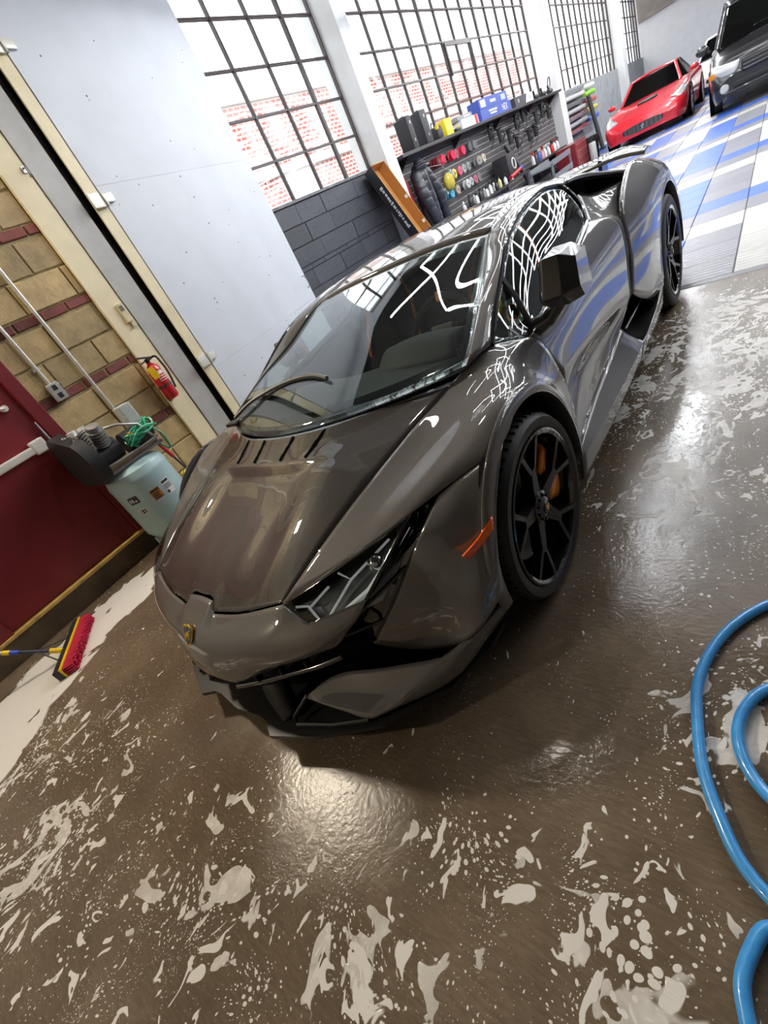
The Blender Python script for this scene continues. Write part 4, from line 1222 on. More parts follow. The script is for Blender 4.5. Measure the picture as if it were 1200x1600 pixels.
def compressor():
    o = room_empty('air_compressor', -2.205, .015, 0, 'pale blue upright tank compressor with black belt guard beside the red door', 'compressor')
    BLUE = M('pale_blue_enamel', '#A9C4C6', .35, coat=.4, noise=.05, nscale=6)
    R = .238
    prof = [(0, .075), (.12, .085), (.20, .12), (R, .19), (R, .20)] + [(R, .60), (R + .003, .615), (R, .63), (.225, .68), (.16, .715), (0, .73)]
    MB().lathe(prof, 36).build('tank', BLUE, o, 40)
    for k in range(3):
        a = math.radians(30 + 120 * k)
        MB().box((.20 * math.cos(a), .20 * math.sin(a), .07), (.05, .05, .14), rot=(0, 0, a)).build('foot', BLUE, o)
    MB().box((0, .02, .735), (.30, .50, .02)).build('deck_plate', STEEL, o)
    for x in (-.14, .14):
        for y in (-.22, .24):
            MB().cyl((x, y, .72), (x, y, .80), .008, n=8).build('deck_post', STEEL, o)
    # belt guard: wide flat black shell with rounded ends
    P = []
    for k in range(13):
        a = math.radians(90 + 15 * k); P.append((-.13 + .20 * math.cos(a) * .8, .02 + .20 * math.sin(a)))
    for k in range(13):
        a = math.radians(-90 + 15 * k); P.append((.16 + .15 * math.cos(a) * .8, -.02 + .16 * math.sin(a)))
    T = trn(.02, -.25, .905) @ rotx(math.radians(90))
    MB().prism(P, -.045, .045, T).build('belt_guard', M('black_powder_coat', (.014, .014, .015), .5), o, 30)
    CAST = M('dark_cast_metal', (.05, .05, .055), .45, metal=.6, bump=.3, bscale=60)
    MB().cyl((0, -.16, .86), (0, .02, .86), .085, n=20).build('pump_body', CAST, o, 40)
    for k, (x, a) in enumerate(((-.06, -.45), (.06, .45))):
        b = MB()
        for j in range(6):
            m = trn(x, -.07, .93) @ roty(a)
            b.lathe([(0, .022 * j), (.058, .022 * j), (.058, .022 * j + .012), (.046, .022 * j + .013), (.046, .022 * j + .022), (0, .022 * j + .022)], 16, m)
        b.lathe([(0, .13), (.05, .13), (.045, .16), (0, .165)], 16, trn(x, -.07, .93) @ roty(a))
        b.build('cylinder_head', M('grey_cast_alloy', (.38, .38, .38), .4, metal=.7), o, 35)
    MB().cyl((.02, .06, .845), (.02, .27, .845), .082, n=20).cyl((.02, .27, .845), (.02, .295, .845), .06, n=16).build('motor', CAST, o, 35)
    MB().tube([(.10, -.20, .79), (.13, -.05, .78), (.14, .10, .78), (.14, .26, .78)], .009, 8).build('guard_rail', STEEL, o, 50)
    MB().tube([(.07, -.02, 1.02), (.15, .06, 1.0), (.17, .18, .93), (.14, .23, .80)], .011, 8).build('copper_line', M('grey_pipe', (.5, .5, .5), .4, metal=.8), o, 50)
    MB().box((-.02, .24, 1.0), (.12, .10, .16), bev=.01).build('switch_box', M('grey_switch_box', '#B9BBB6', .5), o)
    MB().tube([(.11, -.22, .97), (.14, -.24, 1.03), (.12, -.22, 1.08), (.16, -.28, 1.1)], .008, 6).build('valve', CHROME, o, 50)
    MB().cyl((.07, -.19, 1.07), (.07, -.19, 1.105), .03, n=14).build('air_filter', M('white_plastic', (.8, .8, .78), .5), o)
    # stickers on the tank
    def sticker(a0, a1, z0, z1, mat, name):
        n = 8
        A = [[((R + .0015) * math.cos(t), (R + .0015) * math.sin(t), z) for t in np.linspace(a0, a1, n)] for z in (z0, z1)]
        A = np.array(A)
        st = mk(name, A.reshape(-1, 3), grid_faces(2, n), mat, o, 60)
        return st
    WH = M('label_white', (.75, .75, .72), .5); BK = M('label_black', (.03, .03, .03), .5); OR = M('label_orange', '#B9702A', .5); GY = M('label_grey', (.28, .28, .30), .5)
    def mini(a0, a1, z0, z1, mat, par):
        A = np.array([[((R + .0028) * math.cos(t), (R + .0028) * math.sin(t), z) for t in np.linspace(a0, a1, 6)] for z in (z0, z1)])
        mk('print', A.reshape(-1, 3), grid_faces(2, 6), mat, par, 60)
    a = sticker(-.42, -.10, .42, .505, OR, 'warning_label'); mini(-.40, -.12, .485, .5, BK, a); mini(-.38, -.16, .463, .473, BK, a); mini(-.38, -.2, .445, .455, BK, a); mini(-.38, -.16, .427, .437, BK, a)
    a = sticker(.02, .32, .40, .52, WH, 'rating_label'); mini(.04, .30, .495, .515, BK, a); mini(.04, .3, .445, .487, GY, a); mini(.04, .12, .41, .435, BK, a)
    a = sticker(-1.15, -.80, .47, .53, BK, 'brand_label'); mini(-1.10, -1.06, .485, .515, WH, a); mini(-1.02, -.98, .485, .515, WH, a); mini(-.94, -.86, .485, .495, WH, a)
    a = sticker(-1.10, -.80, .37, .42, WH, 'barcode_label'); mini(-1.05, -1.02, .375, .415, BK, a); mini(-.98, -.92, .375, .415, BK, a); mini(-.88, -.84, .375, .415, BK, a)
compressor()
def air_hose():
    rnd = random.Random(4)
    o = room_empty('coiled_air_hose', -2.10, .19, .86, 'coil of thin green air hose hung on the compressor', 'hose')
    GREEN = M('translucent_green_hose', '#3FAE86', .3)
    for k in range(9):
        r = .085 + rnd.uniform(-.012, .02); dx = rnd.uniform(-.03, .03); dz = rnd.uniform(-.02, .03); tl = rnd.uniform(-.25, .25)
        P = []
        for t in np.linspace(0, 2 * math.pi, 21)[:-1]:
            v = rotx(.25 + tl) @ Vector((r * .55 * math.cos(t), r * 1.25 * math.sin(t), .03 * math.sin(2 * t + k)))
            P.append(Vector((dx + .02, 0, dz)) + v)
        MB().tube(P, .007, 6, closed=True).build('coil_turn', GREEN, o, 50)
    MB().tube([Vector(p) for p in spl([(.05, .08, .0), (.07, .11, -.08), (.05, .10, -.2), (.0, .06, -.12)], 6)], .007, 6).build('tail', GREEN, o, 50)
    MB().cyl((.03, -.05, .03), (.05, -.10, .05), .010, n=8).build('brass_fitting', GOLD2, o)
GOLD2 = M('brass', '#C9A24A', .3, metal=.9)
air_hose()
def extinguisher():
    o = room_empty('fire_extinguisher', -2.415, .745, .90, 'red fire extinguisher with yellow tag hung on the cream post', 'fire extinguisher')
    RED = M('extinguisher_red', '#C81E2A', .25, coat=.6)
    MB().lathe([(0, 0), (.045, .002), (.056, .015), (.056, .25), (.05, .285), (.03, .31), (.018, .32), (.018, .335), (0, .335)], 24).build('cylinder', RED, o, 40)
    MB().lathe([(0, .33), (.02, .33), (.02, .36), (0, .362)], 12).box((.02, 0, .352), (.05, .02, .02)).build('valve', SBLACK2, o)
    MB().box((.02, -.02, .375), (.02, .11, .012), rot=(-.35, 0, 0)).box((.02, -.02, .350), (.02, .10, .010), rot=(.1, 0, 0)).build('lever', SBLACK2, o)
    MB().tube([Vector(p) for p in spl([(.02, .01, .345), (.03, .065, .35), (.045, .075, .28), (.05, .06, .12), (.055, .045, .07)], 6)], .009, 8).build('hose', SBLACK2, o, 50)
    MB().box((.058, -.045, .245), (.004, .055, .10), rot=(.12, 0, -.6), bev=.001).build('tag', M('yellow_tag', '#F2C51D', .5), o)
    A = np.array([[(.0572 * math.cos(t), .0572 * math.sin(t), z) for t in np.linspace(-.5, .75, 8)] for z in (.16, .245)])
    lb = mk('label_plate', A.reshape(-1, 3), grid_faces(2, 8), M('label_white', (.75, .75, .72), .5), o, 60)
    for z0, z1 in ((.165, .178), (.186, .196), (.205, .215)):
        A = np.array([[(.0582 * math.cos(t), .0582 * math.sin(t), z) for t in np.linspace(-.4, .65, 6)] for z in (z0, z1)])
        mk('print', A.reshape(-1, 3), grid_faces(2, 6), RED, lb, 60)
    MB().lathe([(.058, .11), (.060, .11), (.060, .13), (.058, .13)], 24, closed=True).build('strap', M('dark_strap', (.08, .02, .02), .5), o)
    MB().box((-.062, 0, .12), (.02, .05, .26)).build('wall_bracket', STEEL, o)
SBLACK2 = M('black_moulded_plastic', (.015, .015, .016), .45)
extinguisher()
def conduits():
    PIPE = M('galvanised_conduit', '#C9C8C2', .35, metal=.4)
    o = room_empty('conduit', C_BLK + .028, .30, 1.02, 'long straight galvanised conduit running down the block wall to the compressor', 'conduit')
    MB().cyl((0, 0, 0), (0, 0, 3.8), .0135, n=10).build('pipe', PIPE, o, 40)
    for z in (1.2, 2.4): MB().box((-.008, 0, z), (.018, .06, .02)).build('strap', PIPE, o)
    o = room_empty('conduit', C_BLK + .028, .045, 1.42, 'galvanised conduit running down to the clear covered outlet box', 'conduit')
    MB().cyl((0, 0, 0), (0, 0, 3.4), .0135, n=10).build('pipe', PIPE, o, 40)
    MB().box((-.008, 0, .12), (.018, .055, .018)).build('strap', PIPE, o)
    o = room_empty('outlet_box', C_BLK + .03, .052, 1.36, 'weatherproof outlet box with clear bubble cover on the block wall', 'outlet')
    MB().box((0, 0, 0), (.04, .09, .13), bev=.008).build('box', M('grey_outlet_box', '#B8B7B2', .5), o)
    MB().box((.035, 0, -.005), (.04, .088, .125), bev=.015).build('cover', glass_mat('clear_cover', (.9, .9, .9), 1.45), o, 40)
    for z in (-.03, .03): MB().box((.022, 0, z), (.006, .03, .035)).build('socket', SBLACK2, o)
    o = room_empty('door_sensor', C_BLK + .045, .865, 1.62, 'small cream control box fixed to the cream jamb', 'control box')
    MB().box((0, 0, 0), (.03, .055, .15), bev=.006).build('case', M('cream_plastic', '#D6C9A4', .5), o)
    MB().box((.017, -.005, .035), (.004, .03, .04)).build('window', M('grey_screen', '#6F6C60', .3), o)
    MB().box((.010, .01, -.095), (.02, .035, .03)).build('cable_clip', M('cream_plastic', '#D6C9A4', .5), o)
    o = room_empty('hook_clip', C_BLK + .045, .885, 2.62, 'small metal clip high on the cream jamb', 'clip')
    MB().tube([(0, 0, .03), (.03, 0, .02), (.035, 0, -.02), (.015, 0, -.03)], .006, 6).build('hook', STEEL, o, 50)
    MB().box((-.004, 0, .02), (.008, .03, .04)).build('plate', STEEL, o)
conduits()
def broom():
    a, b = RW(-2.22, -.985, 0), RW(-1.72, -1.29, 0)
    mid = (a + b) / 2; d = (b - a); L_ = d.length; ang = math.atan2(d.y, d.x)
    o = empty('push_broom', (mid.x, mid.y, 0), ang, 'push broom with pink bristles lying on its side by the kerb', 'broom')
    # local x along the head, local y towards the wall (handle), bristles towards -y
    sy = 1 if (rotz(ang) @ Vector((0, 1, 0))).dot(RW(-1, 0, 0)) > 0 else -1
    MB().box((0, 0, .035), (L_, .045, .065), bev=.006).build('head_block', SBLACK2, o)
    MB().box((0, -sy * .028, .035), (L_, .014, .068)).build('yellow_strip', M('yellow_plastic', '#E8C21E', .4), o)
    rnd = random.Random(9)
    br = MB()
    for k in range(90):
        x = -L_ / 2 + .008 + (L_ - .016) * k / 89
        for j in range(4):
            z = .010 + .016 * j
            e = (x + rnd.uniform(-.006, .006), -sy * (.10 + rnd.uniform(-.006, .008)), max(.004, z + rnd.uniform(-.006, .004)))
            br.cyl((x, -sy * .034, z), e, .0042, .0055, 5)
    br.build('bristles', M('pink_red_bristles', '#C81745', .6), o)['kind'] = 'stuff'
    h0 = Vector((.03, sy * .02, .05)); out = RW(-2.36, -1.66, 0) - Vector((mid.x, mid.y, 0))
    e = Matrix.Rotation(-ang, 3, 'Z') @ out; e.z = .50
    def seg(t0, t1, r, mat, name):
        MB().cyl(h0 + (e - h0) * t0, h0 + (e - h0) * t1, r, n=10).build(name, mat, o, 40)
    lim = 1.0
    YL = M('yellow_plastic', '#E8C21E', .4)
    seg(0, .10, .018, YL, 'socket'); seg(.10, .32, .011, M('dark_blue_handle', (.03, .035, .07), .4), 'lower_handle'); seg(.32, .38, .014, M('blue_grip', '#2B4FC4', .4), 'grip_band'); seg(.38, .43, .016, YL, 'collar'); seg(.43, lim, .011, M('silver_handle', (.6, .6, .62), .3, metal=.8), 'upper_handle')
    MB().tube([(.14, sy * .02, .05), tuple(h0 + (e - h0) * .2)], .005, 6).tube([(-.12, sy * .02, .05), tuple(h0 + (e - h0) * .2)], .005, 6).build('brace', SBLACK2, o)
broom()
def bucket():
    o = room_empty('mop_bucket', -2.28, .43, 0, 'yellow bucket tucked behind the pale blue compressor tank', 'bucket')
    YL = M('yellow_plastic', '#E8C21E', .4)
    MB().lathe([(0, .02), (.085, .02), (.105, .36), (.112, .365), (.112, .38), (.104, .38), (.100, .37), (.080, .03), (0, .03)], 24).build('pail', YL, o, 40)
    MB().tube([(.0, -.11, .36), (.06, -.10, .42), (.09, 0, .44), (.06, .10, .42), (0, .11, .36)], .005, 6).build('bail', STEEL, o, 50)
    o = room_empty('scraper', -2.22, .43, .035, 'red handled floor scraper standing in the yellow bucket', 'scraper')
    MB().cyl((0, 0, 0), (-.02, -.09, .52), .009, n=8).build('shaft', SBLACK2, o, 40)
    MB().cyl((-.02, -.09, .52), (-.026, -.115, .66), .015, n=10).build('grip', M('red_grip', '#C2222A', .4), o, 40)
    MB().box((0, .0, .0), (.10, .012, .06)).build('blade', STEEL, o)
bucket()
def hose():
    o = room_empty('water_hose', 1.45, -.45, 0, 'bright blue water hose looped on the wet concrete', 'hose')
    P = [(1.95, .10), (1.75, .03), (1.53, -.07), (1.46, -.155), (1.41, -.268), (1.39, -.386), (1.40, -.487), (1.42, -.595), (1.46, -.694), (1.50, -.764), (1.54, -.801), (1.66, -.84), (1.78, -.76), (1.80, -.55), (1.70, -.36), (1.60, -.32), (1.53, -.351), (1.49, -.419), (1.48, -.476), (1.49, -.538), (1.52, -.593), (1.56, -.635), (1.66, -.70), (1.72, -.80), (1.64, -.85), (1.54, -.858), (1.52, -.904), (1.51, -.958), (1.52, -1.007), (1.56, -1.12), (1.66, -1.35), (1.9, -1.7)]
    Q = [(c - 1.45, s + .45, .0145) for c, s in P]
    # where it crosses itself it rides over
    for i in (11, 12, 13, 14): Q[i] = (Q[i][0], Q[i][1], .0145)
    Q[22] = (Q[22][0], Q[22][1], .044); Q[23] = (Q[23][0], Q[23][1], .03); Q[21] = (Q[21][0], Q[21][1], .03)
    m, nt, b = nodes('blue_hose_rubber')
    tc = N(nt, 'ShaderNodeTexCoord'); n = N(nt, 'ShaderNodeTexNoise', Scale=60.0, Detail=3.0); L(nt, tc.outputs['Object'], n.inputs['Vector'])
    mx = N(nt, 'ShaderNodeMixRGB'); L(nt, n.outputs[0], mx.inputs[0]); mx.inputs[1].default_value = rgb('#2F8AD6'); mx.inputs[2].default_value = rgb('#55ACEE'); L(nt, mx.outputs[0], b.inputs['Base Color'])
    b.inputs['Roughness'].default_value = .28; b.inputs['Coat Weight'].default_value = .4
    MB().tube([Vector(p) for p in spl(Q, 8)], .0135, 12).build('hose_line', m, o, 60)
hose()
def leaning_box():
    top, base = Vector((-3.32, 6.33, 1.98)), Vector((-2.60, 6.30, 0.0))
    L_ = (top - base).length
    tilt = math.atan2(top.x - base.x, top.z - base.z)
    o = room_empty('cardboard_box', base.x - .02, base.y, .01, 'long open cardboard box with black printed side leaning on the black wall', 'box')
    X = roty(tilt)
    BK = M('black_printed_card', (.02, .02, .022), .5); BR = M('brown_card', '#B7803F', .8, noise=.08, nscale=9)
    w, d = .40, .17
    # back (towards wall), two sides, ends; open face looks to +c
    MB().box((-d / 2, 0, L_ / 2), (.008, w, L_), X).build('back', BR, o)
    for sg, mt in ((-1, BK), (1, BR)):
        MB().box((0, sg * w / 2, L_ / 2), (d, .008, L_), X).build('side', mt, o)
        MB().box((0, sg * (w / 2 - .006), L_ / 2), (d - .004, .003, L_ - .01), X).build('side_lining', BR, o)
    for z in (.006, L_ - .006):
        MB().box((0, 0, z), (d, w, .008), X).build('end_flap', BR, o)
    WH = M('label_white', (.75, .75, .72), .5)
    rnd = random.Random(8)
    z = 1.1
    for k in range(16):
        h = rnd.uniform(.015, .045)
        MB().box((.01 + rnd.uniform(-.004, .004), -w / 2 - .005, z), (.035 if k % 5 else .055, .002, h), X).build('printed_mark', WH, o)
        z += h + rnd.uniform(.01, .02)
    for k in range(3):
        MB().box((d / 2 - .03, w / 2 - .02, .6 + .45 * k), (.045, .004, .05), X, rot=(.3, 0, .4)).build('tape_tab', WH, o)
leaning_box()
# ================================================================== tool wall between the white piers
CW = -3.49
def slatwall():
    o = room_empty('slat_wall', CW, 6.9, .45, 'charcoal slat wall panel with bright metal grooves under the long shelf', 'slat wall')
    SL = M('charcoal_slat', '#4A494A', .5, noise=.1, nscale=4); AL = M('groove_aluminium', '#CFCCC6', .35, metal=.3)
    n = 15
    for k in range(n):
        z = .05 + .1 * k
        MB().box((.014, 4.5, z), (.028, 9.0, .084), bev=.004).build('slat', SL, o)
        MB().box((.010, 4.5, z + .05), (.012, 9.0, .015)).build('groove', AL, o)
slatwall()
def shelf():
    o = room_empty('wall_shelf', CW, 6.9, 1.96, 'long black wall shelf over the slat wall', 'shelf')
    BK = M('black_shelf_board', (.02, .02, .022), .4)
    MB().box((.17, 4.55, 0), (.34, 9.1, .05), bev=.004).build('board', BK, o)
    for s in (.3, 2.5, 4.7, 6.9, 8.8):
        MB().add([(0, s, -.02), (.26, s, -.02), (0, s, -.22), (0, s + .02, -.02), (.26, s + .02, -.02), (0, s + .02, -.22)], [(0, 1, 2), (5, 4, 3), (0, 3, 4, 1), (1, 4, 5, 2), (2, 5, 3, 0)]).build('bracket', BK, o)
shelf()
ZS = 1.987
def on_shelf():
    BK = M('black_case_fabric', (.028, .028, .032), .6, bump=.2, bscale=80)
    for k, (s, w, h, lab) in enumerate(((7.50, .17, .47, 'slim black hard case standing at the near end of the shelf'), (8.02, .24, .49, 'wider black hard case standing second on the shelf'))):
        o = room_empty('hard_case', CW + .19, s, ZS, lab, 'case', 'black cases on the shelf')
        MB().box((0, 0, h / 2), (.26, w, h), bev=.03).build('shell', BK, o, 40)
        MB().box((0, 0, h + .012), (.10, .03, .02), bev=.006).build('handle', SBLACK2, o)
        for z in (.12, h - .1): MB().box((.132, 0, z), (.008, .03, .04)).build('latch', STEEL, o)
    o = room_empty('tool_bag', CW + .2, 8.47, ZS, 'small black bag with a yellow stripe beside the yellow box', 'bag')
    MB().box((0, 0, .10), (.24, .22, .20), bev=.05).build('body', BK, o, 40)
    MB().box((.10, -.08, .17), (.06, .05, .06), bev=.01).build('yellow_patch', M('yellow_plastic', '#E8C21E', .4), o)
    MB().tube([(.0, -.08, .19), (0, -.05, .27), (0, .05, .27), (0, .08, .19)], .012, 6).build('handle', SBLACK2, o, 50)
    o = room_empty('yellow_box', CW + .22, 8.84, ZS, 'plain yellow carton on the shelf beside the black bag', 'box')
    MB().box((0, 0, .125), (.2, .28, .25), bev=.004).build('carton', M('yellow_carton', '#EFD32A', .5), o)
    MB().box((.102, 0, .125), (.003, .20, .12)).build('panel_print', M('yellow_light', '#F7E468', .5), o)
    o = room_empty('pressure_gauge', CW + .25, 9.25, ZS, 'small black and yellow gadget lying on the shelf', 'tool')
    MB().box((0, 0, .03), (.12, .22, .06), bev=.02).build('body', SBLACK2, o, 40); MB().cyl((.03, .05, .06), (.03, .05, .08), .03, n=12).build('dial', M('yellow_plastic', '#E8C21E', .4), o)
    o = room_empty('white_box', CW + .2, 9.80, ZS, 'white carton with a red band lying on the shelf', 'box')
    MB().box((0, 0, .075), (.24, .80, .15), bev=.004).build('carton', M('white_carton', '#D9D9DC', .5), o)
    MB().box((0, .30, .0765), (.246, .12, .154)).build('red_band', M('red_band', '#C22430', .5), o)
    o = room_empty('grey_box', CW + .17, 9.70, ZS + .154, 'flat grey carton lying on the white and red box', 'box')
    MB().box((0, 0, .0375), (.22, .7, .07), bev=.004).build('carton', M('grey_carton', '#8D8D92', .5), o); MB().box((.112, .1, .035), (.002, .3, .03)).build('printed_mark', M('label_white', (.75, .75, .72), .5), o)
    BL = M('blue_carton', '#3E55A8', .5); WH = M('label_white', (.75, .75, .72), .5)
    def letters(o, txt, c, s, z, size):
        cu = bpy.data.curves.new('lettering', 'FONT'); cu.body = txt; cu.size = size; cu.extrude = .001; cu.align_x = 'CENTER'; cu.align_y = 'CENTER'
        t = bpy.data.objects.new('lettering', cu); COL.objects.link(t); cu.materials.append(WH)
        t.parent = o; t.location = (c, s, z); t.rotation_euler = (math.radians(90), 0, math.radians(90))
        me = bpy.data.meshes.new_from_object(t); n = bpy.data.objects.new('lettering', me); COL.objects.link(n); n.parent = o; n.location = t.location; n.rotation_euler = t.rotation_euler
        bpy.data.objects.remove(t)
    o = room_empty('blue_carton', CW + .19, 11.25, ZS, 'long blue carton lettered in white lying directly on the shelf', 'box', 'blue cartons')
    MB().box((0, 0, .09), (.26, 1.75, .18), bev=.004).build('carton', BL, o)
    letters(o, 'NEX', .133, .48, .09, .17); MB().box((.131, -.2, .07), (.002, .35, .03)).build('printed_mark', WH, o); MB().box((.131, -.2, .12), (.002, .45, .03)).build('printed_mark', WH, o)
    o = room_empty('blue_carton', CW + .19, 11.20, ZS + .183, 'long blue carton with a white square stacked on another blue carton', 'box', 'blue cartons')
    MB().box((0, 0, .09), (.26, 1.6, .18), bev=.004).build('carton', BL, o)
    MB().box((.131, -.60, .09), (.002, .26, .12)).build('printed_mark', WH, o); MB().box((.131, -.05, .09), (.002, .30, .05)).build('printed_mark', WH, o); MB().box((.131, .55, .09), (.002, .25, .10)).build('printed_mark', M('pale_blue_print', '#A9B6DD', .5), o)
    o = room_empty('black_white_box', CW + .19, 13.05, ZS, 'black and white printed carton at the far half of the shelf', 'box')
    MB().box((0, 0, .09), (.26, 1.3, .18), bev=.004).build('carton', M('black_carton', (.04, .04, .045), .5), o)
    MB().add([(.131, .05, .005), (.131, .62, .005), (.131, .62, .175), (.131, .20, .175)], [(0, 1, 2, 3)]).build('white_panel', WH, o); letters(o, '24', .133, -.42, .09, .10)
    MB().box((.1325, .42, .09), (.002, .24, .07)).build('printed_mark', M('grey_print', (.45, .45, .47), .5), o)
    for k, (s, lab) in enumerate(((14.25, 'black power tool lying on the far end of the shelf, nearest the boxes'), (14.85, 'black power tool lying on the far end of the shelf, middle one'), (15.45, 'black power tool at the very end of the shelf with a looped cord'))):
        o = room_empty('power_tool', CW + .2, s, ZS, lab, 'power tool', 'power tools on the shelf')
        MB().cyl((0, -.16, .06), (0, .12, .06), .05, n=12).build('motor_housing', SBLACK2, o, 40)
        MB().box((0, -.10, .13), (.04, .05, .14), rot=(.3, 0, 0), bev=.012).build('grip', SBLACK2, o)
        MB().cyl((0, .12, .06), (0, .20, .06), .03, .02, n=10).build('chuck', STEEL, o)
        if k == 2: MB().tube([Vector(p) for p in spl([(0, -.1, .18), (.02, -.05, .32), (.02, .1, .34), (.0, .12, .2), (0, .02, .12)], 6)], .012, 6).build('cord', SBLACK2, o, 50)
on_shelf()
def pads():
    rows = [(1.69, [(8.25, '#7A1C2A', 3), (8.56, '#D6324E', 2), (9.00, '#D8304C', 2), (9.29, '#B4606C', 1), (9.49, '#DC3A58', 2), (9.83, '#5C5C5E', 2), (10.07, '#77787A', 2)]),
            (1.40, [(8.66, '#7E938A', 2), (8.97, '#D9CB72', 1), (9.23, '#D0627C', 1), (9.43, '#9EA49B', 1), (9.65, '#8C918B', 1), (10.05, '#8D8C88', 2), (10.27, '#A79E90', 1), (10.49, '#C9BFA4', 1)]),
            (1.13, [(8.16, '#5C9A96', 2), (8.51, '#5AAFD2', 2), (8.91, '#B3A795', 1), (9.28, '#C6C9C4', 2), (9.60, '#A9ADB2', 1), (9.82, '#B06A70', 1), (10.02, '#7C7C7E', 1)])]
    names = {'#7A1C2A': 'maroon', '#D6324E': 'crimson', '#D8304C': 'bright red', '#B4606C': 'faded rose', '#DC3A58': 'pinkish red', '#5C5C5E': 'dark grey', '#77787A': 'mid grey', '#7E938A': 'grey green', '#D9CB72': 'pale yellow', '#D0627C': 'pink', '#9EA49B': 'pale sage', '#8C918B': 'stone grey', '#8D8C88': 'warm grey', '#A79E90': 'taupe', '#C9BFA4': 'cream', '#5C9A96': 'teal', '#5AAFD2': 'sky blue', '#B3A795': 'beige', '#C6C9C4': 'off white', '#A9ADB2': 'silver grey', '#B06A70': 'dusty red', '#7C7C7E': 'slate grey'}
    rn = ['upper', 'middle', 'lower']
    for ri, (z, lst) in enumerate(rows):
        for s, col, n in lst:
            for k in range(n):
                r = .085
                o = room_empty('polishing_pad', CW + .085 + .060 * k, s + .01 * k, z, '%s polishing pad, %s row of the slat wall%s' % (names[col], rn[ri], '' if n == 1 else (', outermost of its stack' if k == n - 1 else (', against the wall' if k == 0 else ', in the middle of its stack'))), 'pad', 'polishing pads on the slat wall')
                m = M('pad_' + col[1:], col, .95, noise=.1, nscale=40)
                MB().lathe([(0, -.02), (r * .92, -.02), (r, -.012), (r, .012), (r * .9, .022), (.022, .022), (.018, .014), (0, .014)], 20, roty(math.pi / 2)).build('foam', m, o, 40)
                MB().lathe([(.010, .016), (.020, .016), (.020, .024), (.010, .024)], 12, roty(math.pi / 2), closed=True).build('centre_ring', M('pad_hub', (.10, .10, .10), .6), o)
                if k == 0: MB().cyl((-.075, 0, .0), (-.02, 0, 0), .006, n=6).build('peg', STEEL, o)
pads()
def garments():
    NAVY = M('dark_quilted_nylon', '#20222B', .45, coat=.15, bump=.15, bscale=35)
    o = room_empty('puffer_jacket', CW + .24, 7.40, .82, 'dark quilted puffer jacket hanging at the near end of the slat wall', 'jacket')
    def quilt(path, rad, name, seg=9, n=16, flat=.55):
        P = np.array([Vector(p) for p in spl(path, 30)]); R_ = spl([(r, 0, 0) for r in rad], 30)[:, 0] if len(rad) == len(path) else None
        V, F = [], []
        m = len(P)
        for i in range(m):
            t = i / (m - 1)
            q = 1 - .075 * (1 - abs(math.sin(math.pi * t * seg))) ** 2
            r = R_[i] * q
            for k in range(n):
                a = 2 * math.pi * k / n
                V.append((P[i][0] + flat * r * math.cos(a), P[i][1] + r * math.sin(a), P[i][2]))
        for i in range(m - 1):
            for k in range(n):
                F.append((i * n + k, i * n + (k + 1) % n, (i + 1) * n + (k + 1) % n, (i + 1) * n + k))
        F += [tuple(range(n)), tuple((m - 1) * n + k for k in reversed(range(n)))]
        mk(name, V, F, NAVY, o, 60)
    quilt([(0, 0, .02), (0, 0, .30), (0, -.01, .62), (0, -.02, .86), (-.03, -.02, .97)], [.23, .25, .24, .21, .07], 'body', 7)
    quilt([(.08, .33, .02), (.09, .31, .30), (.06, .25, .62), (.01, .15, .86)], [.085, .10, .115, .11], 'sleeve', 6, 12, .9)
    quilt([(.13, -.12, -.02), (.12, -.20, .28), (.07, -.22, .60), (.01, -.16, .86)], [.085, .10, .115, .11], 'sleeve', 6, 12, .9)
    quilt([(.03, 0, .86), (.07, -.02, .95), (.05, -.02, 1.03)], [.16, .15, .07], 'hood', 3, 14, .7)
    MB().tube([(.145, .03, .05), (.15, .02, .45), (.125, .0, .84)], .008, 6).build('zip', STEEL, o, 50)
    o = room_empty('red_jacket', CW + .10, 6.97, .98, 'dark red jacket hanging half hidden behind the puffer jacket', 'jacket')
    NAVY_ = NAVY
    RJ = M('dark_red_cloth', '#8C2A30', .8)
    A = []
    for z, w in ((.0, .17), (.3, .17), (.6, .15), (.78, .07)):
        A.append([(.03 * math.cos(t * 5) + .02, -w + 2 * w * t, z) for t in np.linspace(0, 1, 9)])
    s_ = mk('cloth', np.array(grid_spl(A, 3, 5)).reshape(-1, 3), grid_faces(*grid_spl(A, 3, 5).shape[:2]), RJ, o, 60)
    md = s_.modifiers.new('thickness', 'SOLIDIFY'); md.thickness = .06; md.offset = 0
    MB().tube([(0, 0, .78), (-.06, 0, .83)], .008, 6).build('hanger_loop', SBLACK2, o)
    o = room_empty('pad_bag', CW + .36, 8.12, 1.20, 'clear plastic bag holding a yellow wool pad hung by the jacket', 'bag')
    MB().lathe([(0, -.05), (.11, -.04), (.185, .05), (.19, .18), (.13, .30), (.04, .37), (.055, .43), (.03, .45)], 14, Matrix.Diagonal((.7, 1, 1, 1))).build('plastic', glass_mat('thin_plastic', (.86, .87, .86), 1.4, .15), o, 40)
    MB().sphere((0, 0, .12), (.09, .15, .145), 14, 9).build('wool_pad', M('yellow_wool', '#E8CF4E', .95, noise=.2, nscale=50, bump=1, bscale=120), o, 60)
    MB().tube([(-.04, 0, .42), (-.34, 0, .50)], .006, 6).build('tie', M('label_white', (.75, .75, .72), .5), o)
garments()
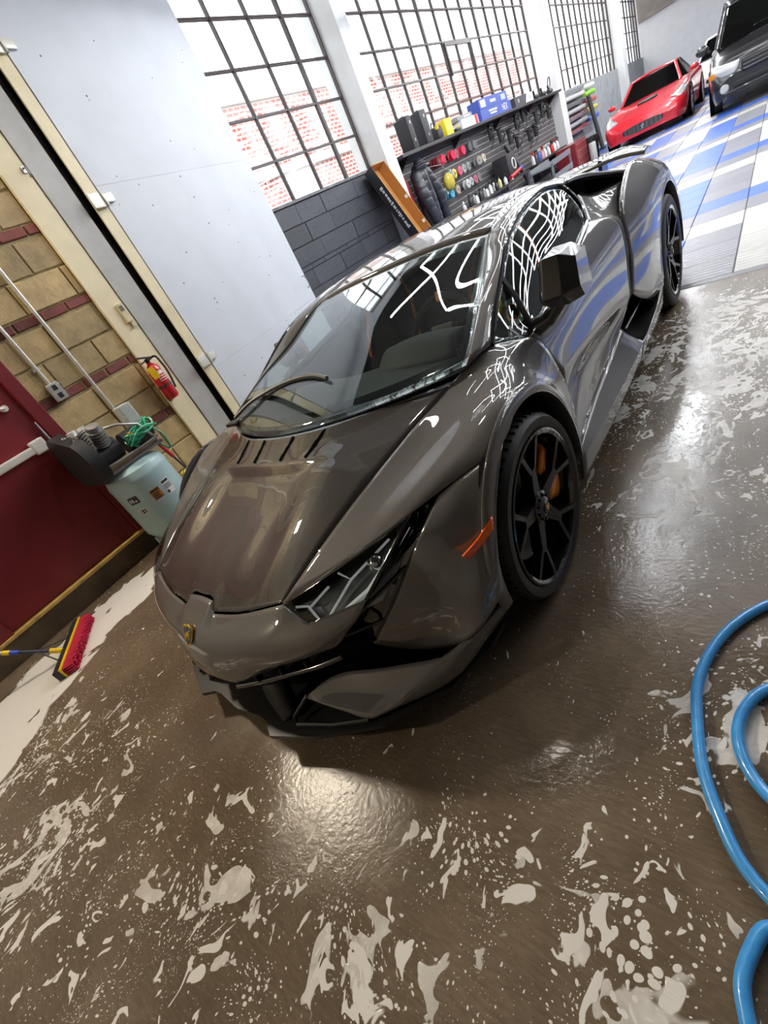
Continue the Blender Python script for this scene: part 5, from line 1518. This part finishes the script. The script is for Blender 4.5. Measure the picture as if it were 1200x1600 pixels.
def polishers():
    spots = [(11.05, 1.74), (11.55, 1.62), (12.09, 1.52), (12.70, 1.72), (13.24, 1.80), (13.90, 1.39), (14.70, 1.71), (14.15, 1.62), (13.40, 1.36), (12.5, 1.36), (15.2, 1.62)]
    labs = ['nearest the round pads', 'second from the round pads', 'lowest over the black cabinet', 'in the middle of the tool row', 'highest, under the shelf', 'lowest, over the spray bottles', 'next to the far pier', 'between two others near the far end', 'low in the middle of the tool row', 'just over the leaning pole', 'last one before the white pier']
    BKM = M('black_tool_body', (.02, .02, .022), .35, coat=.3)
    for k, ((s, z), lab) in enumerate(zip(spots, labs)):
        o = room_empty('polisher', CW + .13, s, z, 'black corded polisher on the slat wall, ' + lab, 'polisher', 'polishers on the slat wall', .3 * ((k * 7) % 5 - 2))
        MB().cyl((0, 0, -.12), (0, 0, .10), .045, n=12).build('motor_body', BKM, o, 40)
        MB().lathe([(0, .10), (.05, .10), (.05, .13), (.08, .14), (.08, .16), (0, .165)], 14, trn(0, 0, 0) @ rotx(.25 * (k % 3 - 1))).build('head', BKM, o, 40)
        MB().tube([(.04, 0, .08), (.10, .0, .06), (.12, 0, -.02), (.06, 0, -.08)], .013, 6).build('bail_handle', BKM, o, 50)
        P = [(.02 + .05 * math.cos(t), .07 * math.sin(t * 1.0), -.17 + .09 * math.sin(t + .5)) for t in np.linspace(0, 9, 24)]
        MB().tube(P, .008, 5).build('cord', SBLACK2, o, 50)
        MB().box((-.07, 0, .06), (.12, .02, .02)).build('hook', STEEL, o)
polishers()
def bench():
    o = room_empty('workbench', -3.15, 9.75, 0, 'dark workbench along the foot of the slat wall', 'bench')
    BK = M('black_bench', (.03, .03, .032), .5)
    MB().box((0, 0, .755), (.6, 3.4, .04), bev=.004).build('top', BK, o)
    for c in (-.25, .25):
        for s in (-1.62, 1.62): MB().box((c, s, .367), (.05, .05, .735)).build('leg', STEEL, o)
    cols = ['#E8E8E6', '#2A2A2C', '#EDEDEB', '#D8D8D4', '#3A3A3C', '#E4E4E0', '#C9C9C4', '#EEEEEC', '#1E1E20', '#E0E0DC', '#D8CF8A', '#EAEAE8']
    what = ['white', 'black', 'milky', 'pale', 'charcoal', 'ivory', 'grey', 'chalk white', 'jet black', 'cloudy', 'yellowish', 'bright white']
    for k in range(12):
        s = 8.10 + .17 * k; h = .11 + .03 * ((k * 5) % 3)
        o = room_empty('detailing_bottle', -2.98 + .06 * (k % 3), s, .775, 'small %s detailing bottle on the bench under the pads, number %s from the jacket' % (what[k], ['one', 'two', 'three', 'four', 'five', 'six', 'seven', 'eight', 'nine', 'ten', 'eleven', 'twelve'][k]), 'bottle', 'small bottles on the bench')
        MB().lathe([(0, 0), (.034, 0), (.036, .01), (.036, h * .7), (.02, h * .85), (.014, h * .9), (.014, h)], 12).build('body', M('bottle_' + cols[k][1:], cols[k], .35), o, 40)
        MB().lathe([(0, h), (.018, h), (.018, h + .035), (.008, h + .045), (0, h + .045)], 10).build('cap', SBLACK2 if k % 3 else M('white_plastic', (.8, .8, .78), .5), o, 40)
    o = room_empty('black_cabinet', -3.18, 10.95, .775, 'black cabinet with a pale ring standing on the bench', 'cabinet')
    MB().box((0, 0, .24), (.34, .52, .48), bev=.015).build('case', M('black_case_fabric', (.028, .028, .032), .6), o, 40)
    MB().add(*(lambda b: (b.v, b.f))(MB().tube([(.10 * math.cos(t), .10 * math.sin(t), 0) for t in np.linspace(0, 2 * math.pi, 21)[:-1]], .014, 6, closed=True)), trn(.172, .08, .26) @ roty(math.pi / 2)).build('ring', M('white_plastic', (.8, .8, .78), .5), o, 50)
    o = room_empty('red_case', -2.95, 10.85, .775, 'red and blue handled tool lying on the bench before the black cabinet', 'tool')
    MB().tube([(0, -.35, .05), (0, 0, .07), (0, .3, .10)], .04, 8).build('barrel', M('bright_red_plastic', '#D02A2E', .4), o, 50)
    MB().cyl((0, .3, .10), (0, .46, .11), .035, n=10).build('nose', M('blue_grip', '#2B4FC4', .4), o, 40)
    MB().box((0, -.30, .035), (.06, .08, .07), bev=.01).build('foot', M('white_plastic', (.8, .8, .78), .5), o)
    a, b = Vector((-3.32, 11.62, 1.40)), Vector((-2.80, 11.68, .0))
    o = room_empty('black_pole', b.x, b.y, 0, 'thick black pole leaning against the slat wall', 'pole')
    MB().cyl((0, 0, .016), a - b, .05, n=14).build('tube', SBLACK2, o, 40)
    MB().cyl((a - b) * .99, (a - b) * 1.02, .042, n=14).build('cap', BK, o)
bench()
def cart():
    o = room_empty('tool_cart', -2.80, 12.75, 0, 'grey open tray tool cart behind the parked supercar', 'cart')
    G = M('grey_cart_plastic', '#7F8388', .5)
    for z in (.30, .60):
        MB().box((0, 0, z), (.55, 1.5, .03), bev=.005).build('tray', G, o)
        for c in (-.27, .27): MB().box((c, 0, z + .05), (.02, 1.5, .10)).build('tray_lip', G, o)
    for c in (-.25, .25):
        for s in (-.72, .72):
            MB().box((c, s, .36), (.04, .04, .56)).build('post', G, o); MB().cyl((c - .02, s, .045), (c + .02, s, .045), .045, n=12).build('castor', SBLACK2, o, 40)
    o2 = room_empty('bottle_rack', -3.29, 14.1, 0, 'low black rack for spray bottles in front of the slat wall', 'rack')
    for z in (.30, .72): MB().box((0, 0, z), (.34, 2.6, .03)).build('rack_shelf', SBLACK2, o2)
    for s in (-1.27, 1.27): MB().box((0, s, .36), (.34, .03, .72)).build('rack_side', SBLACK2, o2)
    spr = [(13.0, '#E8E8E6', '#E2552A', 'orange headed white'), (13.25, '#5B4A58', '#222224', 'dark plum'), (13.5, '#4C6FB8', '#DADAD8', 'blue'), (13.75, '#D9A0A8', '#C4333A', 'pinkish'), (14.0, '#EDEDEB', '#F0F0EE', 'all white'), (14.3, '#E6E6E8', '#B8B8BA', 'tall frosted'), (14.6, '#C9352F', '#222224', 'red'), (14.85, '#F0F0F0', '#C4333A', 'white red headed'), (15.1, '#E2E2E0', '#3A3A3C', 'white black headed')]
    for k, (s, c1, c2, nm) in enumerate(spr):
        o = room_empty('spray_bottle', -3.27, s, .737, nm + ' trigger spray bottle on the low black rack', 'spray bottle', 'spray bottles on the rack', .4 * (k % 3 - 1))
        MB().lathe([(0, 0), (.045, 0), (.048, .01), (.048, .13), (.03, .18), (.016, .20), (.016, .215)], 14).build('body', M('bottle_' + c1[1:], c1, .35), o, 40)
        hd = M('cap_' + c2[1:], c2, .4)
        MB().lathe([(0, .21), (.02, .21), (.02, .235), (0, .235)], 10).box((.02, 0, .25), (.10, .025, .035), bev=.006).build('head', hd, o)
        MB().box((.045, 0, .215), (.012, .018, .05), rot=(0, -.4, 0)).build('trigger', hd, o)
    o = room_empty('tool_chest', -2.80, 14.6, 0, 'dark red rolling tool chest with drawers', 'tool chest')
    RD = M('maroon_tool_chest', '#8C2A2E', .35, coat=.4)
    MB().box((0, 0, .40), (.50, 1.1, .64), bev=.006).build('carcass', RD, o)
    for k in range(4):
        d = MB().box((.256, 0, .18 + .145 * k), (.014, 1.02, .13), bev=.003).build('drawer', RD, o)
        MB().box((.272, 0, .22 + .145 * k), (.016, .9, .014)).build('handle', STEEL, d)
    for c in (-.2, .2):
        for s in (-.45, .45): MB().cyl((c - .02, s, .045), (c + .02, s, .045), .045, n=12).build('castor', SBLACK2, o, 40)
    o = room_empty('waste_bin', -2.62, 15.75, 0, 'black bin with a bag next to the red tool chest', 'bin')
    MB().lathe([(0, .01), (.19, .01), (.23, .58), (.25, .58), (.25, .62), (.22, .62), (.17, .03), (0, .03)], 18).build('body', SBLACK2, o, 40)
    MB().lathe([(.23, .60), (.262, .61), (.27, .50), (.262, .46)], 18).build('bag_rim', M('black_bag', (.02, .02, .022), .25), o, 40)
    o = room_empty('pale_drum', -2.36, 14.9, 0, 'slim pale grey cylinder standing by the red sports car', 'canister')
    MB().lathe([(0, 0), (.085, 0), (.09, .01), (.09, .50), (.08, .52), (0, .525)], 18).build('body', M('pale_grey_plastic', '#B9BDBA', .5), o, 40)
    MB().lathe([(0, .52), (.03, .52), (.03, .56), (0, .56)], 12).build('cap', SBLACK2, o)
    o = room_empty('yellow_cable', -2.12, 14.6, 0, 'loop of yellow cable lying on the tiles by the pale cylinder', 'cable')
    MB().tube([(.13 * math.cos(t), .16 * math.sin(t), .026) for t in np.linspace(0, 2 * math.pi, 25)[:-1]], .012, 6, closed=True).build('loop', M('yellow_cable', '#CFC84A', .5), o, 50)
cart()
def rolls():
    o = room_empty('roll_rack', CW + .02, 16.6, .75, 'white post rack holding rolls of film on the grey wall', 'rack')
    for s in (.15, 2.05):
        MB().box((.03, s, .60), (.05, .04, 1.25)).build('upright', M('white_batten', (.8, .8, .8), .5), o)
    cols = [('#8A2A30', 'dark red'), ('#A9ABAE', 'silver'), ('#7C5A60', 'mauve'), ('#C4C6C8', 'light grey'), ('#5A5A5E', 'charcoal'), ('#DADCDC', 'white'), ('#8E9094', 'mid grey')]
    for k, (c, nm) in enumerate(cols):
        o = room_empty('film_roll', CW + .18, 17.7, .87 + .165 * k, '%s roll of wrap film on the rack by the second pier' % nm, 'film roll', 'film rolls on the rack')
        m = M('film_' + c[1:], c, .25, coat=.5)
        MB().cyl((0, -1.05, 0), (0, 1.05, 0), .06, n=14).build('film', m, o, 40)
        MB().cyl((0, -1.08, 0), (0, 1.08, 0), .03, n=12).build('core', M('brown_card', '#B7803F', .8), o, 40)
        for q in (-.95, .95): MB().box((-.04, q, -.066), (.10, .03, .01)).build('holder', STEEL, o)
    cols = [('#86D21E', 'lime green', 1.62), ('#B4463C', 'rust red', 1.42), ('#CFC23A', 'mustard', 1.20), ('#3A55B8', 'royal blue', .95), ('#D9DADA', 'chalk white', 1.80)]
    for k, (c, nm, z) in enumerate(cols):
        o = room_empty('film_roll', CW + .16, 19.5, z, '%s roll of wrap film further along the grey wall' % nm, 'film roll', 'film rolls on the far brackets')
        MB().cyl((0, -.65, 0), (0, .65, 0), .065, n=14).build('film', M('film_' + c[1:], c, .35), o, 40)
        for s in (-.5, .5): MB().box((-.08, s, -.03), (.16, .03, .02)).build('bracket', STEEL, o)
    o = room_empty('foam_board', CW + .40, 18.75, 0, 'tall narrow black board standing before the film rolls', 'board')
    MB().box((0, 0, .78), (.06, .30, 1.54), rot=(0, -.12, 0), bev=.006).build('board', SBLACK2, o)
    MB().box((.05, 0, .03), (.25, .32, .04)).build('foot', SBLACK2, o)
rolls()
# ================================================================== cars parked on the tiles
def bg_car(name, c, s, label, col, L_, W_, st, cabin, wheels_y, wr, glassm, rz=0.0):
    """st: stations (y, half width, top z, shoulder z, bottom z); cabin: belt loop and roof loop"""
    o = room_empty(name, c, s, 0, label, 'car', None, rz)
    P = M('paint_' + name + str(abs(hash(label)) % 97), col, .3, coat=1.0, coat_rough=.02, metal=.0)
    rows = []
    for y, w, zt, zs, zb in st:
        half = [(0, y, zt), (.45 * w, y, zt - .006), (.80 * w, y, (zt + zs) / 2 + .012), (.95 * w, y, zs), (w, y, zs - .16 * (zs - zb) * 1.6), (.985 * w, y, zb + .35 * (zs - zb)), (.93 * w, y, zb)]
        rows.append([(-x, a, z) for x, a, z in reversed(half[1:])] + half)
    A = grid_spl(rows, 3, 4)
    V = A.reshape(-1, 3); F = grid_faces(*A.shape[:2])
    C_ = A.shape[1]; R_ = A.shape[0]
    F.append(tuple(range(C_))); F.append(tuple((R_ - 1) * C_ + k for k in reversed(range(C_))))
    # cut wheel openings by leaving them to dark arches placed proud of the side
    mk('body', V, F, P, o, 40)
    belt, roof = cabin
    def loop(P_): return [(x, y, z) for x, y, z in P_] + [(-x, y, z) for x, y, z in reversed(P_)]
    nB = len(belt)
    # greenhouse glass as panes, roof panel and pillars
    B = [Vector(p) for p in belt]; T = [Vector(p) for p in roof]
    mir = lambda v: Vector((-v.x, v.y, v.z))
    def quad(nm, a, b, c2, d, mat, th=.01):
        q = mk(nm, [a, b, c2, d], [(0, 1, 2, 3)], mat, o); md = q.modifiers.new('thickness', 'SOLIDIFY'); md.thickness = th; md.offset = 0
        return q
    quad('windscreen', B[0], mir(B[0]), mir(T[0]), T[0], glassm)
    quad('rear_window', B[-1], mir(B[-1]), mir(T[-1]), T[-1], glassm)
    for k in range(nB - 1):
        quad('side_window', B[k], B[k + 1], T[k + 1], T[k], glassm); quad('side_window', mir(B[k]), mir(B[k + 1]), mir(T[k + 1]), mir(T[k]), glassm)
    for sg in (1, -1):
        for k in range(nB):
            a, b = B[k], T[k]
            MB().tube([(sg * a.x, a.y, a.z), (sg * b.x, b.y, b.z)], .035 if k in (0, nB - 1) else .025, 6).build('pillar', P if k in (0, nB - 1) else SBLACK2, o, 50)
    RT = [[(-p.x, p.y, p.z) for p in T], [(-p.x * .5, p.y, p.z + .03) for p in T], [(0, p.y, p.z + .04) for p in T], [(p.x * .5, p.y, p.z + .03) for p in T], [(p.x, p.y, p.z) for p in T]]
    A = grid_spl(RT, 3, 3); q = mk('roof', A.reshape(-1, 3), grid_faces(*A.shape[:2]), P, o, 50); md = q.modifiers.new('thickness', 'SOLIDIFY'); md.thickness = .03; md.offset = 0
    hw = max(k[1] for k in st)
    RM = M('bright_alloy', (.62, .62, .63), .3, metal=.9)
    for y in wheels_y:
        for sg in (1, -1):
            w_ = empty('wheel'); w_.parent = o
            Tm = trn(sg * (hw - .005), y, wr) @ Matrix(((0, 0, sg, 0), (sg, 0, 0, 0), (0, 1, 0, 0), (0, 0, 0, 1)))
            b = MB(); b.lathe([(wr + .045, -.03), (wr + .05, .010), (wr + .02, .012), (wr + .012, -.06), (0, -.06)], 32, Tm); b.build('arch', MBLACK, w_, 40)
            b = MB(); b.lathe([(wr * .70, -.005), (wr * .74, .012), (wr * .93, .010), (wr, -.02), (wr, -.20), (wr * .7, -.20)], 32, Tm); b.build('tyre', RUBBER, w_, 40)
            b = MB(); b.lathe([(wr * .70, .006), (wr * .62, -.01), (wr * .60, -.05), (0, -.05)], 32, Tm); b.build('rim', M('dark_rim', (.12, .12, .12), .4, metal=.7), w_, 40)
            for k in range(5):
                MB().box((wr * .36, 0, -.012), (wr * .66, wr * .16, .03), Tm @ rotz(2 * math.pi * k / 5 + .3), bev=.008).build('spoke', RM, w_)
            b = MB(); b.lathe([(0, .008), (wr * .14, .006), (wr * .16, -.02)], 14, Tm); b.build('hub', RM, w_, 40)
    return o, P
DKGLASS = glass_mat('tinted_car_glass', (.25, .28, .28), 1.6)
def red_car():
    st = [(0.00, .62, .40, .36, .20), (.05, .80, .50, .46, .17), (.22, .90, .58, .57, .16), (.60, .95, .68, .69, .16), (.95, .965, .755, .77, .16), (1.45, .955, .83, .80, .16), (1.75, .95, .87, .815, .16), (2.4, .95, .88, .83, .16), (3.1, .955, .90, .86, .16), (3.7, .96, .93, .85, .17), (4.3, .90, .88, .76, .20), (4.55, .74, .74, .60, .24)]
    belt = [(.70, 1.50, .845), (.80, 2.05, .86), (.82, 2.75, .88), (.66, 3.62, .93)]
    roof = [(.52, 2.25, 1.235), (.56, 2.42, 1.255), (.55, 2.85, 1.255), (.48, 3.15, 1.215)]
    o, P = bg_car('red_sports_car', -1.22, 15.15, 'bright red front-engined sports car parked by the grey wall', '#D3182C', 4.55, 1.93, st, (belt, roof), (.93, 3.45), .325, DKGLASS)
    # oval grille, fog intakes, lamps, scoop, mirrors
    DK = M('dark_intake', (.012, .012, .013), .6)
    def oval(nm, x, y, z, rx, rz, mat, tilt=0, th=.03):
        b = MB(); b.prism([(rx * math.copysign(abs(math.cos(t)) ** .6, math.cos(t)), rz * math.copysign(abs(math.sin(t)) ** .8, math.sin(t))) for t in np.linspace(0, 2 * math.pi, 25)[:-1]], -th, th, trn(x, y, z) @ rotz(tilt) @ rotx(math.radians(90)))
        return b.build(nm, mat, o, 40)
    g = oval('grille', 0, .025, .335, .46, .085, DK)
    for k in range(5): MB().box((0, -.008, .275 + .03 * k), (.84, .012, .006)).build('grille_slat', STEEL, g)
    for k in range(9): MB().box((-.4 + .1 * k, -.010, .335), (.006, .012, .13)).build('grille_bar', STEEL, g)
    horse = [(-.03, -.045), (-.012, -.02), (-.02, .0), (-.028, .012), (-.018, .016), (-.008, .012), (.0, .022), (.004, .04), (.012, .048), (.016, .040), (.024, .036), (.014, .028), (.016, .012), (.026, .006), (.024, -.004), (.012, .0), (.006, -.012), (.012, -.03), (.004, -.045), (-.002, -.028), (-.012, -.035), (-.02, -.048)]
    MB().prism([(x * 1.5, z * 1.5) for x, z in horse], -.008, .006, trn(0, -.022, .335) @ rotx(math.radians(90))).build('grille_emblem', CHROME, g)
    for sg in (1, -1):
        oval('fog_intake', sg * .70, .085, .30, .12, .055, DK, sg * .35)
        LG = [[(sg * .60, .30, .615), (sg * .72, .48, .672), (sg * .80, .70, .725)], [(sg * .72, .205, .575), (sg * .82, .36, .645), (sg * .87, .62, .715)], [(sg * .83, .19, .53), (sg * .90, .36, .60), (sg * .92, .62, .69)]]
        LG = [[(x, y, z + .012) for x, y, z in r] for r in LG]
        A = grid_spl(LG, 4, 4); h = mk('headlamp', A.reshape(-1, 3), grid_faces(*A.shape[:2]), M('pale_lamp_cover', (.5, .5, .5), .12, coat=1.0), o, 50); md = h.modifiers.new('thickness', 'SOLIDIFY'); md.thickness = .03; md.offset = 0
        MB().sphere((sg * .98, 1.72, .94), (.10, .06, .06), 12, 8).tube([(sg * .86, 1.72, .87), (sg * .93, 1.72, .92)], .02, 6).build('mirror', P, o, 50)
    oval_s = MB(); oval_s.prism([(.24 * math.cos(t), .11 * math.sin(t)) for t in np.linspace(0, 2 * math.pi, 21)[:-1]], -.02, .012, trn(0, .98, .775) @ rotx(math.radians(11))); oval_s.build('bonnet_scoop', DK, o, 40)
    MB().tube([(-.48, .35, .64), (-.40, .75, .74), (-.44, 1.35, .83)], .004, 5).build('bonnet_gap', DK, o); MB().tube([(.48, .35, .64), (.40, .75, .74), (.44, 1.35, .83)], .004, 5).build('bonnet_gap', DK, o)
    MB().box((0, .04, .19), (1.5, .10, .03), bev=.01).build('chin_spoiler', P, o)
red_car()
def black_car():
    st = [(0.00, .80, .60, .52, .28), (.06, .90, .74, .64, .22), (.18, .95, .86, .76, .20), (.7, .98, .97, .90, .22), (1.25, .99, 1.05, .96, .22), (1.9, .99, 1.06, .98, .24), (3.0, .99, 1.07, 1.0, .24), (4.2, .97, 1.08, 1.0, .26), (4.7, .86, .95, .85, .30)]
    belt = [(.82, 1.15, 1.05), (.88, 1.9, 1.07), (.88, 3.0, 1.09), (.78, 4.4, 1.12)]
    roof = [(.66, 1.95, 1.64), (.70, 2.2, 1.70), (.70, 3.2, 1.72), (.64, 4.1, 1.66)]
    o, P = bg_car('black_suv', 1.36, 12.75, 'black utility vehicle with pale headlamps parked on the blue tiles', (.012, .012, .014), 4.7, 1.98, st, (belt, roof), (.92, 3.75), .36, DKGLASS, .06)
    DK = M('dark_intake', (.012, .012, .013), .6)
    MB().box((0, .0, .66), (.95, .06, .20), bev=.03).build('grille', DK, o, 40)
    for k in range(3): MB().box((0, -.035, .60 + .06 * k), (.90, .02, .02)).build('grille_bar', CHROME, o)
    MB().box((0, -.01, .42), (1.2, .05, .10), bev=.02).build('lower_intake', DK, o, 40)
    for sg in (1, -1):
        LG = [[(sg * .50, .03, .76), (sg * .72, .08, .79), (sg * .90, .26, .82)], [(sg * .52, -.01, .68), (sg * .74, .035, .70), (sg * .93, .20, .74)], [(sg * .56, .005, .61), (sg * .74, .045, .62), (sg * .92, .16, .66)]]
        A = grid_spl(LG, 4, 4); h = mk('headlamp', A.reshape(-1, 3), grid_faces(*A.shape[:2]), M('pale_lamp_cover', (.5, .5, .5), .12, coat=1.0), o, 50); md = h.modifiers.new('thickness', 'SOLIDIFY'); md.thickness = .05; md.offset = 0
        MB().box((sg * .925, .17, .685), (.05, .16, .09), rot=(0, 0, sg * -.6), bev=.015).build('indicator', M('amber_lens', '#E08A2A', .2, coat=.6), o, 40)
        MB().lathe([(0, .02), (.06, .015), (.075, 0), (.075, -.03)], 16, trn(sg * .74, -.005, .42) @ rotx(math.radians(90))).build('fog_lamp', M('pale_lamp_cover', (.5, .5, .5), .12, coat=1.0), o, 40)
        MB().sphere((sg * 1.10, 1.45, 1.16), (.12, .07, .09), 12, 8).tube([(sg * .95, 1.42, 1.08), (sg * 1.05, 1.45, 1.13)], .025, 6).build('mirror', P, o, 50)
    MB().box((0, -.035, .33), (1.5, .06, .05), bev=.015).build('bumper_strip', CHROME if False else P, o)
black_car()
def white_car():
    st = [(0.00, .66, .42, .40, .22), (.06, .82, .54, .50, .19), (.3, .90, .62, .60, .18), (.9, .93, .74, .73, .18), (1.5, .93, .84, .80, .18), (2.4, .93, .88, .84, .18), (3.3, .94, .92, .86, .18), (4.1, .90, .94, .80, .20), (4.4, .76, .80, .64, .26)]
    belt = [(.72, 1.35, .85), (.80, 2.0, .87), (.80, 2.7, .89), (.66, 3.5, .93)]
    roof = [(.55, 2.0, 1.27), (.58, 2.25, 1.30), (.57, 2.75, 1.30), (.50, 3.1, 1.25)]
    o, P = bg_car('white_coupe', .16, 19.9, 'white coupe with its door open behind the red sports car', '#E4E4E2', 4.4, 1.86, st, (belt, roof), (.9, 3.4), .33, DKGLASS)
    MB().box((0, .02, .34), (.9, .05, .10), bev=.02).build('grille', M('dark_intake', (.012, .012, .013), .6), o, 40)
    dr = MB().box((1.30, 1.72, .62), (.80, .07, .62), rot=(0, 0, -.18), bev=.03).build('open_door', P, o, 40)
    MB().box((1.30, 1.78, .62), (.72, .03, .52), rot=(0, 0, -.18), bev=.01).build('door_trim', M('brown_door_trim', '#5A4440', .6), dr)
    MB().box((1.24, 1.72, 1.06), (.60, .02, .28), rot=(0, 0, -.18)).build('door_glass', DKGLASS, dr)
    for sg in (1, -1):
        MB().sphere((sg * .70, .22, .55), (.14, .14, .07), 12, 8).build('headlamp', M('pale_lamp_cover', (.5, .5, .5), .12, coat=1.0), o, 50)
white_car()
# ================================================================== lamps
LEDM = M('white_led_tube', (1, 1, 1), .4, emit=(.95, .97, 1.0), es=14.0)
def led_grid():
    """diamond lattice of LED tubes hung over the tiled bay"""
    root = empty('light_lattice', RW(1.75, 8.1, 3.65), ROT_ROOM, 'diamond lattice of white LED tubes hanging over the tiled bay', 'ceiling light')
    e = .86
    h = e / math.sqrt(2)
    m = None
    nc, ns = 6, 9
    for i in range(-nc, nc):
        for j in range(-ns, ns):
            x0, y0 = i * h, j * h
            k = (i + j) % 2
            a = (x0, y0 + (0 if k else h)); b = (x0 + h, y0 + (h if k else 0))
            ang = math.atan2(b[1] - a[1], b[0] - a[0])
            if m is None:
                m = MB().cyl((-e / 2 + .02, 0, 0), (e / 2 - .02, 0, 0), .017, n=6).build('led_tube', LEDM, root); o = m
            else:
                o = m.copy(); COL.objects.link(o)
            o.parent = root; o.location = ((a[0] + b[0]) / 2, (a[1] + b[1]) / 2, 0); o.rotation_euler = (0, 0, ang)
    for c in (-2.43, 0, 2.43):
        for s in (-3.65, 0, 3.65):
            MB().cyl((c, s, 0), (c, s, 1.24), .004, n=6).build('suspension_wire', STEEL, root)
led_grid()
for k in range(4):
    o = empty('strip_light', RW(.36, 3.9 + 1.5 * k, 3.55), ROT_ROOM, 'bright white strip light under the lattice, ' + ['nearest the wash bay', 'second from the wash bay', 'third from the wash bay', 'farthest from the wash bay'][k], 'ceiling light', 'strip lights under the lattice')
    MB().cyl((0, -.68, 0), (0, .68, 0), .03, n=8).build('tube', M('bright_strip', (1, 1, 1), .4, emit=(.93, .96, 1.0), es=60.0), o)
    MB().box((0, 0, .05), (.08, 1.4, .04)).build('batten', M('white_batten', (.8, .8, .8), .5), o)
    for s in (-.6, .6): MB().cyl((0, s, .07), (0, s, Z_CEIL - 3.55), .004, n=6).build('suspension_wire', STEEL, o)
# far rows of tube lights over the tiled floor
for k in range(6):
    o = empty('tube_light', RW(-1.0 + 4.0 * (k % 2), 15.0 + 4.5 * (k // 2), 4.2), ROT_ROOM, 'long white tube light over the parked cars, ' + ['first row near the windows', 'first row away from the windows', 'middle row near the windows', 'middle row away from the windows', 'last row near the windows', 'last row away from the windows'][k], 'ceiling light', 'tube lights over the parked cars')
    MB().cyl((0, -1.6, 0), (0, 1.6, 0), .03, n=8).build('tube', M('far_led_tube', (1, 1, 1), .4, emit=(.97, .98, 1.0), es=110.0), o)
    MB().box((0, 0, .06), (.10, 3.3, .05)).build('batten', M('white_batten', (.8, .8, .8), .5), o)
# warm floodlight on the block wall above the red door
def flood(s, lab, es):
    o = empty('floodlight', RW(C_BLK + .12, s, 3.42), ROT_ROOM, lab, 'lamp', 'floodlights on the block wall')
    MB().box((.05, 0, 0), (.06, .30, .24), rot=(0, .5, 0), bev=.01).build('housing', M('grey_lamp_housing', (.2, .2, .2), .5), o)
    MB().box((.083, 0, -.022), (.006, .26, .20), rot=(0, .5, 0)).build('lens', M('warm_flood_lens_%d' % es, (1, 1, 1), .4, emit=(1.0, .87, .68), es=es), o)
    MB().box((-.05, 0, 0), (.14, .04, .04)).build('bracket', STEEL, o)
flood(-.62, 'warm floodlight high on the block wall above the red door', 300.0)
flood(-4.2, 'added warm fill floodlight, out of view on the wall beyond the red door', 260.0)  # added fill lamp, set where the floor does not mirror it
def high_bay(c, s, z, lab):
    o = empty('high_bay_lamp', RW(c, s, z), ROT_ROOM, lab, 'lamp')
    MB().lathe([(.0, .30), (.05, .30), (.06, .22), (.16, .10), (.19, .0), (.18, .0), (.15, .09), (.05, .20), (0, .20)], 24).build('reflector', M('grey_lamp_housing', (.2, .2, .2), .5), o, 40)
    MB().sphere((0, 0, .07), (.085, .085, .08), 16, 10).build('bulb', M('neutral_bulb', (1, 1, 1), .4, emit=(1.0, .93, .84), es=130.0), o, 60)
    MB().cyl((0, 0, .30), (0, 0, Z_CEIL - z), .012, n=8).build('stem', STEEL, o)
high_bay(-.45, 1.35, 4.15, 'grey high bay lamp hanging over the wash bay')
